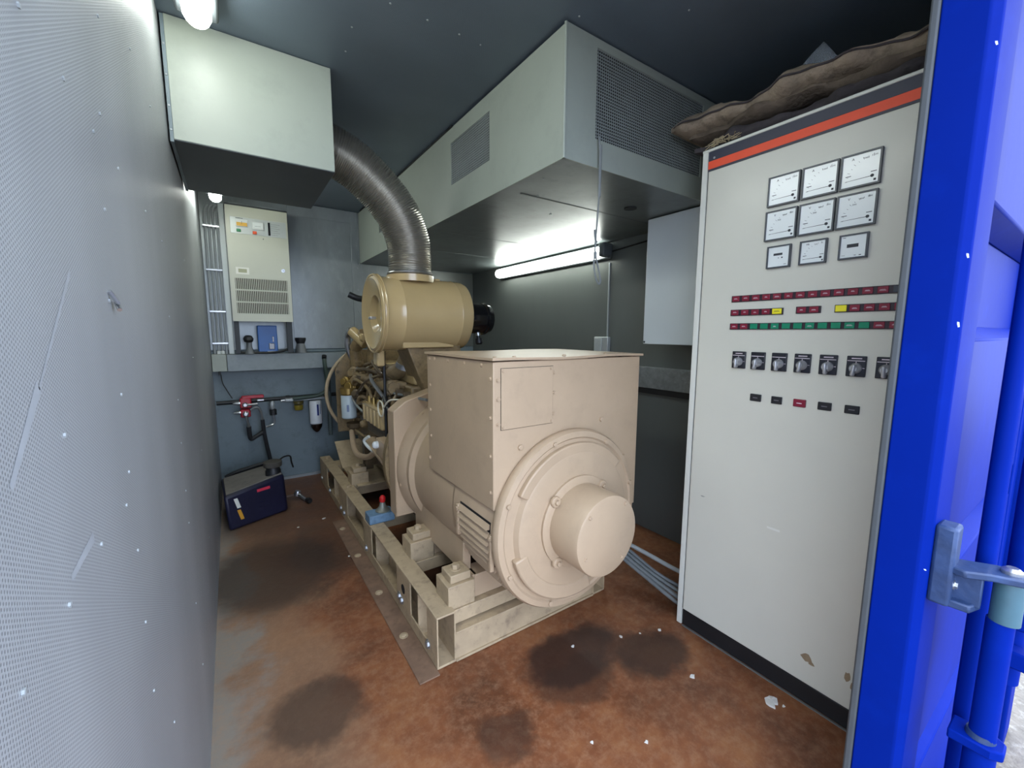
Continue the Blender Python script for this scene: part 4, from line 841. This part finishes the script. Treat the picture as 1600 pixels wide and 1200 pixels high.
def meter(y0, y1, z0, z1, kind):       # y0 > y1 (left > right in view)
    fr = .0045
    b = MB().frame('X', XC-.012, XC+.001, (y1, y0, z0, z1), [(y1+fr, y0-fr, z0+fr, z1-fr)]).build('meter', bezel, t)
    MB().box(XC-.008, XC-.004, y1+fr, y0-fr, z0+fr, z1-fr).build('dial', dial, b)
    xx = XC-.0082; w_ = y0-y1; h_ = z1-z0; a0 = y0-w_*.0
    def mark(ua, ub, va, vb, m_=ink, nm='print'): MB().box(xx-.0003, xx, y0-w_*ub, y0-w_*ua, z0+h_*va, z0+h_*vb).build(nm, m_, b)
    if kind in ('A', 'V', 'Hz'):
        a = Vector((xx, y0-w_*.15, z0+h_*.23)); c = Vector((xx, y0-w_*.80, z0+h_*.245)); d = (c-a).normalized(); n_ = Vector((0, -d.z, d.y))*.0009
        MB().add([a-n_*.5, a+n_*.5, c+n_, c-n_], [(0, 1, 2, 3)]).build('needle', ink, b, 0, 0)
        MB().lathe([(w_*.045, 0), (w_*.045, .0012)], (xx-.001, y0-w_*.80, z0+h_*.25), (1, 0, 0), 12).build('pivot', ink, b)
        n = 9
        sc = MB()
        for i in range(n):
            an = math.radians(90+90*i/(n-1)); R0 = w_*.60; R1 = w_*(.64 if i % 2 else .67); cy_, cz_ = y0-w_*.80, z0+h_*.22
            p0 = Vector((xx-.0002, cy_-R0*math.cos(an), cz_+R0*math.sin(an))); p1 = Vector((xx-.0002, cy_-R1*math.cos(an), cz_+R1*math.sin(an))); dd = (p1-p0).normalized(); q = Vector((0, -dd.z, dd.y))*.0004
            sc.add([p0-q, p0+q, p1+q, p1-q], [(0, 1, 2, 3)])
        sc.build('scale', ink, b, 0, 0)
        face_text({'A': 'A', 'V': 'V', 'Hz': 'Hz'}[kind], w_*.10, y0-w_*.30, z0+h_*.84, xx-.0003, ink, b)
        face_text('400' if kind == 'V' else ('1000' if kind == 'A' else '50'), w_*.075, y0-w_*.62, z0+h_*.80, xx-.0003, ink, b)
        face_text('500' if kind == 'V' else ('1200' if kind == 'A' else '55'), w_*.075, y0-w_*.82, z0+h_*.83, xx-.0003, ink, b)
        if kind == 'V': face_text('300', w_*.075, y0-w_*.45, z0+h_*.66, xx-.0003, ink, b)
        mark(.76, .90, .36, .38); mark(.84, .90, .10, .16); mark(.14, .28, .36, .38)
    elif kind == 'hours':
        mark(.28, .66, .56, .66); mark(.62, .68, .42, .48); mark(.48, .52, .43, .46); mark(.74, .84, .14, .16)
    else:
        mark(.28, .68, .46, .60); mark(.12, .22, .86, .88); mark(.55, .62, .13, .15); mark(.72, .8, .12, .15); mark(.12, .24, .14, .18, mat('grey_print', '#b8bcb8', .6))
    return b
for (a, b_) in ((.761, .662), (.656, .556), (.551, .452)):
    meter(a, b_, 1.7505, 1.850, 'A'); meter(a+.001, b_+.001, 1.6345, 1.735, 'V')
meter(.748, .673, 1.5385, 1.6145, 'hours'); meter(.646, .569, 1.5385, 1.6150, 'Hz'); meter(.5365, .464, 1.540, 1.6145, 'counter')
def lamp_strip(y0, cells, z0, z1, pitch=.0362):
    b = MB().box(XC-.006, XC+.001, y0-pitch*len(cells), y0, z0, z1).build('indicator_strip', strip_m, t, .001)
    for i, c in enumerate(cells):
        ya = y0-pitch*(i+.14); yb = y0-pitch*(i+.86)
        m_ = {'r': red_lens, 'g': green_lens, 'y': yellow_lens, 'k': bezel}[c]
        if c == 'y': ya += .002; yb -= .002
        lo = MB().box(XC-.0095, XC-.006, yb, ya, z0+.0022, z1-.0022).build('indicator_lamp', m_, b, .001)
        if (c == 'r' or (c in 'gy' and (i*7) % 3 == 1)):
            k = random.choice((.35, .5, .6)); ym = (ya+yb)/2; zm = (z0+z1)/2+random.choice((-.001, .001, 0)); hw = (ya-yb)/2*k
            c_ = whiteprint if c != 'y' else ink
            MB().box(XC-.0099, XC-.0095, ym-hw, ym+hw, zm-.0016, zm-.0003).build('caption', c_, lo); MB().box(XC-.0099, XC-.0095, ym-hw*.7, ym+hw*.8, zm+.0008, zm+.0019).build('caption', c_, lo)
lamp_strip(.866, 'rrrrrrrrrrrrrk', 1.4285, 1.452, .0359)
lamp_strip(.867, 'rrrry', 1.3770, 1.400, .0368); lamp_strip(.643, 'rr', 1.378, 1.4015, .036); lamp_strip(.533, 'yrrrr', 1.378, 1.402, .0352)
lamp_strip(.866, 'rrggggggggggrr', 1.325, 1.3485, .0359)
sw0 = None
for i, yc in enumerate((.823, .7535, .682, .6095, .536, .4625, .390)):
    s_ = MB().box(XC-.008, XC+.001, yc-.0245, yc+.0245, 1.178, 1.2425).build('rotary_switch', mat('switch_plate', '#1d2029', .35, 0, .1, 30), t, .002)
    MB().box(XC-.0085, XC-.008, yc-.022, yc+.022, 1.2265, 1.2285).build('white_line', whiteprint, s_)
    if i in (0, 3, 4, 5, 6): MB().box(XC-.0085, XC-.008, yc-.014, yc+.012, 1.2335, 1.2365).build('caption', whiteprint, s_)
    MB().box(XC-.0085, XC-.008, yc-.001, yc+.001, 1.219, 1.2245).build('pointer_mark', whiteprint, s_)
    MB().box(XC-.0085, XC-.008, yc-.0225, yc-.017, 1.2045, 1.206).build('pointer_mark', whiteprint, s_)
    MB().lathe([(.0165, 0), (.0155, .008), (.011, .016), (.009, .022)], (XC-.008, yc, 1.204), (-1, 0, 0), 24).build('dial_ring', knob_m, s_)
    MB().obox((XC-.026, yc, 1.199), (.018, .0105, .036), Matrix.Rotation(.12 if i % 2 else -.05, 3, 'X')).build('grip', knob_m, s_, .004)
for i, (ya, yb) in enumerate(((.772, .733), (.698, .663), (.627, .589), (.554, .516), (.481, .443))):
    pb = MB().box(XC-.006, XC+.001, yb, ya, 1.060, 1.0865).build('push_button', red_lens if i == 2 else mat('button_black', '#191b20', .4, 0, .1, 30), t, .002)
    MB().box(XC-.0064, XC-.006, (ya+yb)/2-.008, (ya+yb)/2+.008, 1.0715, 1.0745).build('caption', mat('grey_print2', '#6d6a70', .6) if i != 2 else whiteprint, pb)
# worn marks on the door
MB().box(XC-.0008, XC, .635, .678, .592, .599).build('label_remnant', sticker_w, t)
for (y, z, a, b_) in [(.516, .175, .018, .022), (.50, .163, .012, .01), (.40, .19, .01, .02), (.38, .165, .012, .018), (.935, .628, .012, .004)]:
    n = 9; MB().add([(XC-.0006, y+a*math.cos(2*math.pi*k/n)*random.uniform(.6, 1.1), z+b_*math.sin(2*math.pi*k/n)*random.uniform(.5, 1.1)) for k in range(n)], [tuple(range(n))]).build('smear', stain_m if z < .5 else mat('scratch_grey', '#999a90', .7), t, 0, 0)

# cables from alternator to cabinet
t = thing('cable_bundle', (1.75, 1.3, 0), 'bundle of grey cables sagging into foot of control cabinet', 'cable')
for i in range(6):
    o_ = (i-2.5)*.013; q_ = (i % 2)*.012
    MB().tube([(1.60, 1.72, .42), (1.70, 1.58, .27+q_), (1.79+o_, 1.40, .155+q_), (1.825+o_, 1.22, .085+q_), (1.85+o_*1.6, 1.06, .05+q_), (1.86+o_*1.6, 1.03, .045+q_)], .0095, 8, 5).build('cable', cable_grey, t)
MB().tube([(1.75, 1.5, .24), (1.86, 1.32, .17), (1.90, 1.15, .14), (1.93, 1.035, .13)], .011, 8, 4).build('cable', mat('pale_cable', '#8d918f', .5), t)

# white wall box behind cabinet, right wall trunking, socket
t = thing('wall_box', (2.25, 1.4, 1.25), 'white hanging wall box behind the cream control cabinet', 'wall box')
MB().box(2.125, W-.002, 1.06, 1.545, 1.255, 1.932).build('body', white_panel, t, .003)
MB().box(2.105, 2.125, 1.055, 1.563, 1.248, 1.936).build('door', white_panel, t, .004)
bolt(t, (2.1045, 1.553, 1.26), (-1, 0, 0), .004, ink, 'screw')
t = thing('wall_trunking', (2.34, 1.6, .96), 'mottled galvanised trunking along right wall behind alternator', 'trunking')
MB().box(2.325, W-.001, .9, YB-.02, .962, 1.095).build('channel', mat('mottled_zinc', '#7a7f80', .45, .4, .2, 25, dirt='#9aa0a0', dirtamt=.5), t, .002)
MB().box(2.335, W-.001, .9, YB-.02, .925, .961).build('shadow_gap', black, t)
t = thing('light_switch', (2.37, 2.12, 1.2), 'grey surface switch on right wall above alternator', 'switch')
MB().box(2.348, W-.001, 2.06, 2.195, 1.165, 1.282).build('box', pipe_grey, t, .005)
MB().box(2.343, 2.349, 2.115, 2.185, 1.178, 1.272).build('rocker', mat('switch_pale', '#a3aaab', .4), t, .003)
tag(MB().box(2.372, W-.001, 2.085, 2.095, 1.283, 1.80).build('conduit_line', pipe_grey), 'thin conduit rising from surface switch up to lamp', 'conduit')

# ------------------------------------------------------------------ blanket on the cabinet
def mat_layer(x0, x1, y0, y1, zt, th, name, material, parent, ph=0, amp=1, nx=26, ny=70):
    b = MB(); vs = []; fs = []
    def h(u, v):
        x = x0+(x1-x0)*u; y = y0+(y1-y0)*v
        e = min(1, min(u, 1-u)*9)**.5*min(1, min(v, 1-v)*14)**.5
        puff = .010*math.sin(v*17+u*3)+.008*math.sin(u*13-v*6)+.006*math.sin(v*41+u*11)+.005*math.sin(v*73-u*17)+random.uniform(-.003, .003)
        return x+(1-u)*(.016*math.sin(v*13+1+ph)+.010*math.sin(v*29+2*ph)+.006*math.sin(v*61+ph)), y, zt(v)+amp*(.007*math.sin(v*11+ph)+.005*math.sin(v*23+ph*2)), th*(.30+.70*e)*(1+.12*math.sin(v*19+ph)), puff*e*(.5+.5*amp)
    for side in (1, -1):
        for j in range(ny+1):
            for i in range(nx+1):
                x, y, z, t_, p_ = h(i/nx, j/ny)
                vs.append((x, y, z+(t_/2+p_ if side == 1 else -t_/2+p_*.3)))
    K = (nx+1)*(ny+1)
    for j in range(ny):
        for i in range(nx):
            a = j*(nx+1)+i; fs.append((a, a+1, a+nx+2, a+nx+1)); fs.append((a+K, a+nx+1+K, a+nx+2+K, a+1+K))
    ring = [i for i in range(nx+1)]+[j*(nx+1)+nx for j in range(1, ny+1)]+[ny*(nx+1)+i for i in range(nx-1, -1, -1)]+[j*(nx+1) for j in range(ny-1, 0, -1)]
    for q in range(len(ring)):
        a, c = ring[q], ring[(q+1) % len(ring)]; fs.append((a, a+K, c+K, c))
    return b.add(vs, fs).build(name, material, parent, 0, 60)
t = thing('quilted_blanket', (2.0, .7, ZC), 'dusty brown quilted blanket folded on top of control cabinet', 'blanket')
def seam_z(v): return 2.112+.046*math.sin(min(1, v*1.25)*math.pi*.62)
mat_layer(1.80, 2.3, .28, 1.10, lambda v: 2.072, .055, 'lower_fold', quilt_d, t, 0, .25)
mat_layer(1.80, 2.3, .27, 1.13, lambda v: seam_z(v)-.026, .05, 'middle_fold', mat('half_shaded_quilt', '#5f5347', .9, 0, .3, 12, .6, 50), t, 1.7, .5)  # quilt colour partly darkened for the shade beneath the upper fold
mat_layer(1.768, 2.28, .27, 1.185, lambda v: seam_z(v)+.012, .072, 'upper_fold', quilt, t, 4.1, .6)
MB().tube([(1.768-.004+(.016*math.sin(v*13+5.1)+.010*math.sin(v*29+8.2)+.006*math.sin(v*61+4.1)), .285+.885*v, seam_z(v)+.016+.6*(.007*math.sin(v*11+4.1)+.005*math.sin(v*23+8.2))) for v in [i/60 for i in range(61)]], .0035, 6).build('seam', quilt_d, t)
for k in range(26):
    y = random.uniform(.9, 1.0); x = 1.79; z = 2.055
    MB().tube([(x, y, z), (x-.02, y+random.uniform(-.02, .03), z+random.uniform(-.012, .018)), (x-.035, y+random.uniform(-.03, .05), z+random.uniform(-.022, .01))], .0013, 4, 2).build('frayed_strand', straw, t)
t2 = MB(); g = [[(1.95+.02*math.sin(i*1.3+j), .66+.03*i, 2.17+.19*(j/5)*(1-abs(i-2.2)/4.2)+.0*i) for i in range(6)] for j in range(6)]
t2.add([p for r_ in g for p in r_], [(j*6+i, j*6+i+1, (j+1)*6+i+1, (j+1)*6+i) for j in range(5) for i in range(5)])
o = t2.build('plastic_sheet', film); md = o.modifiers.new('solid', 'SOLIDIFY'); md.thickness = .001
tag(o, 'cloudy plastic sheet corner sticking up behind the blanket', 'plastic sheet')

# ------------------------------------------------------------------ litter on the floor
def scrap(x, y, s_, label, n=9, nm='paper_scrap', zz=.001):
    b = MB(); R_ = [(x+s_*math.cos(2*math.pi*k/n)*random.uniform(.4, 1.25), y+s_*math.sin(2*math.pi*k/n)*random.uniform(.4, 1.25)) for k in range(n)]
    top = [(p[0], p[1], zz+random.uniform(.001, s_*.35)) for p in R_]; c = (x, y, zz+s_*.3)
    bot = [(p[0], p[1], zz-.0005) for p in R_]
    b.add(top+[c]+bot, [(k, (k+1) % n, n) for k in range(n)]+[tuple(n+1+k for k in range(n-1, -1, -1))]+[(n+1+k, n+1+(k+1) % n, (k+1) % n, k) for k in range(n)])
    return tag(b.build(nm, paper, None, 0, 0), label, 'litter', 'litter on the floor')
scrap(1.655, .58, .026, 'crumpled white paper scrap on floor by cabinet plinth', 11)
scrap(1.672, .545, .008, 'tiny white crumb beside the crumpled paper scrap', 6)
scrap(1.52, .80, .012, 'small pale brown crumb between oil stain and cabinet', 7)
for (x, y, s_, l) in [(1.244, 1.172, .008, 'white chip on left half of the big oil stain'), (1.455, 1.098, .008, 'white chip on right half of the big oil stain'), (1.541, 1.064, .005, 'tiny white fleck at right rim of the big oil stain'),
                     (1.015, .831, .006, 'white fleck on bare floor nearest the photo bottom edge'), (1.161, .733, .006, 'white fleck on floor below right of the big oil stain'), (.63, 2.43, .007, 'white chip on floor left of the skid rail'),
                     (.60, 3.05, .012, 'white crumb on floor in front of the lying tap handle'), (.43, 3.0, .009, 'white crumb on floor right before the navy tank'), (1.63, 1.03, .008, 'pale crumb on floor near cabinet corner post')]:
    scrap(x, y, s_, l, 7, 'floor_crumb')
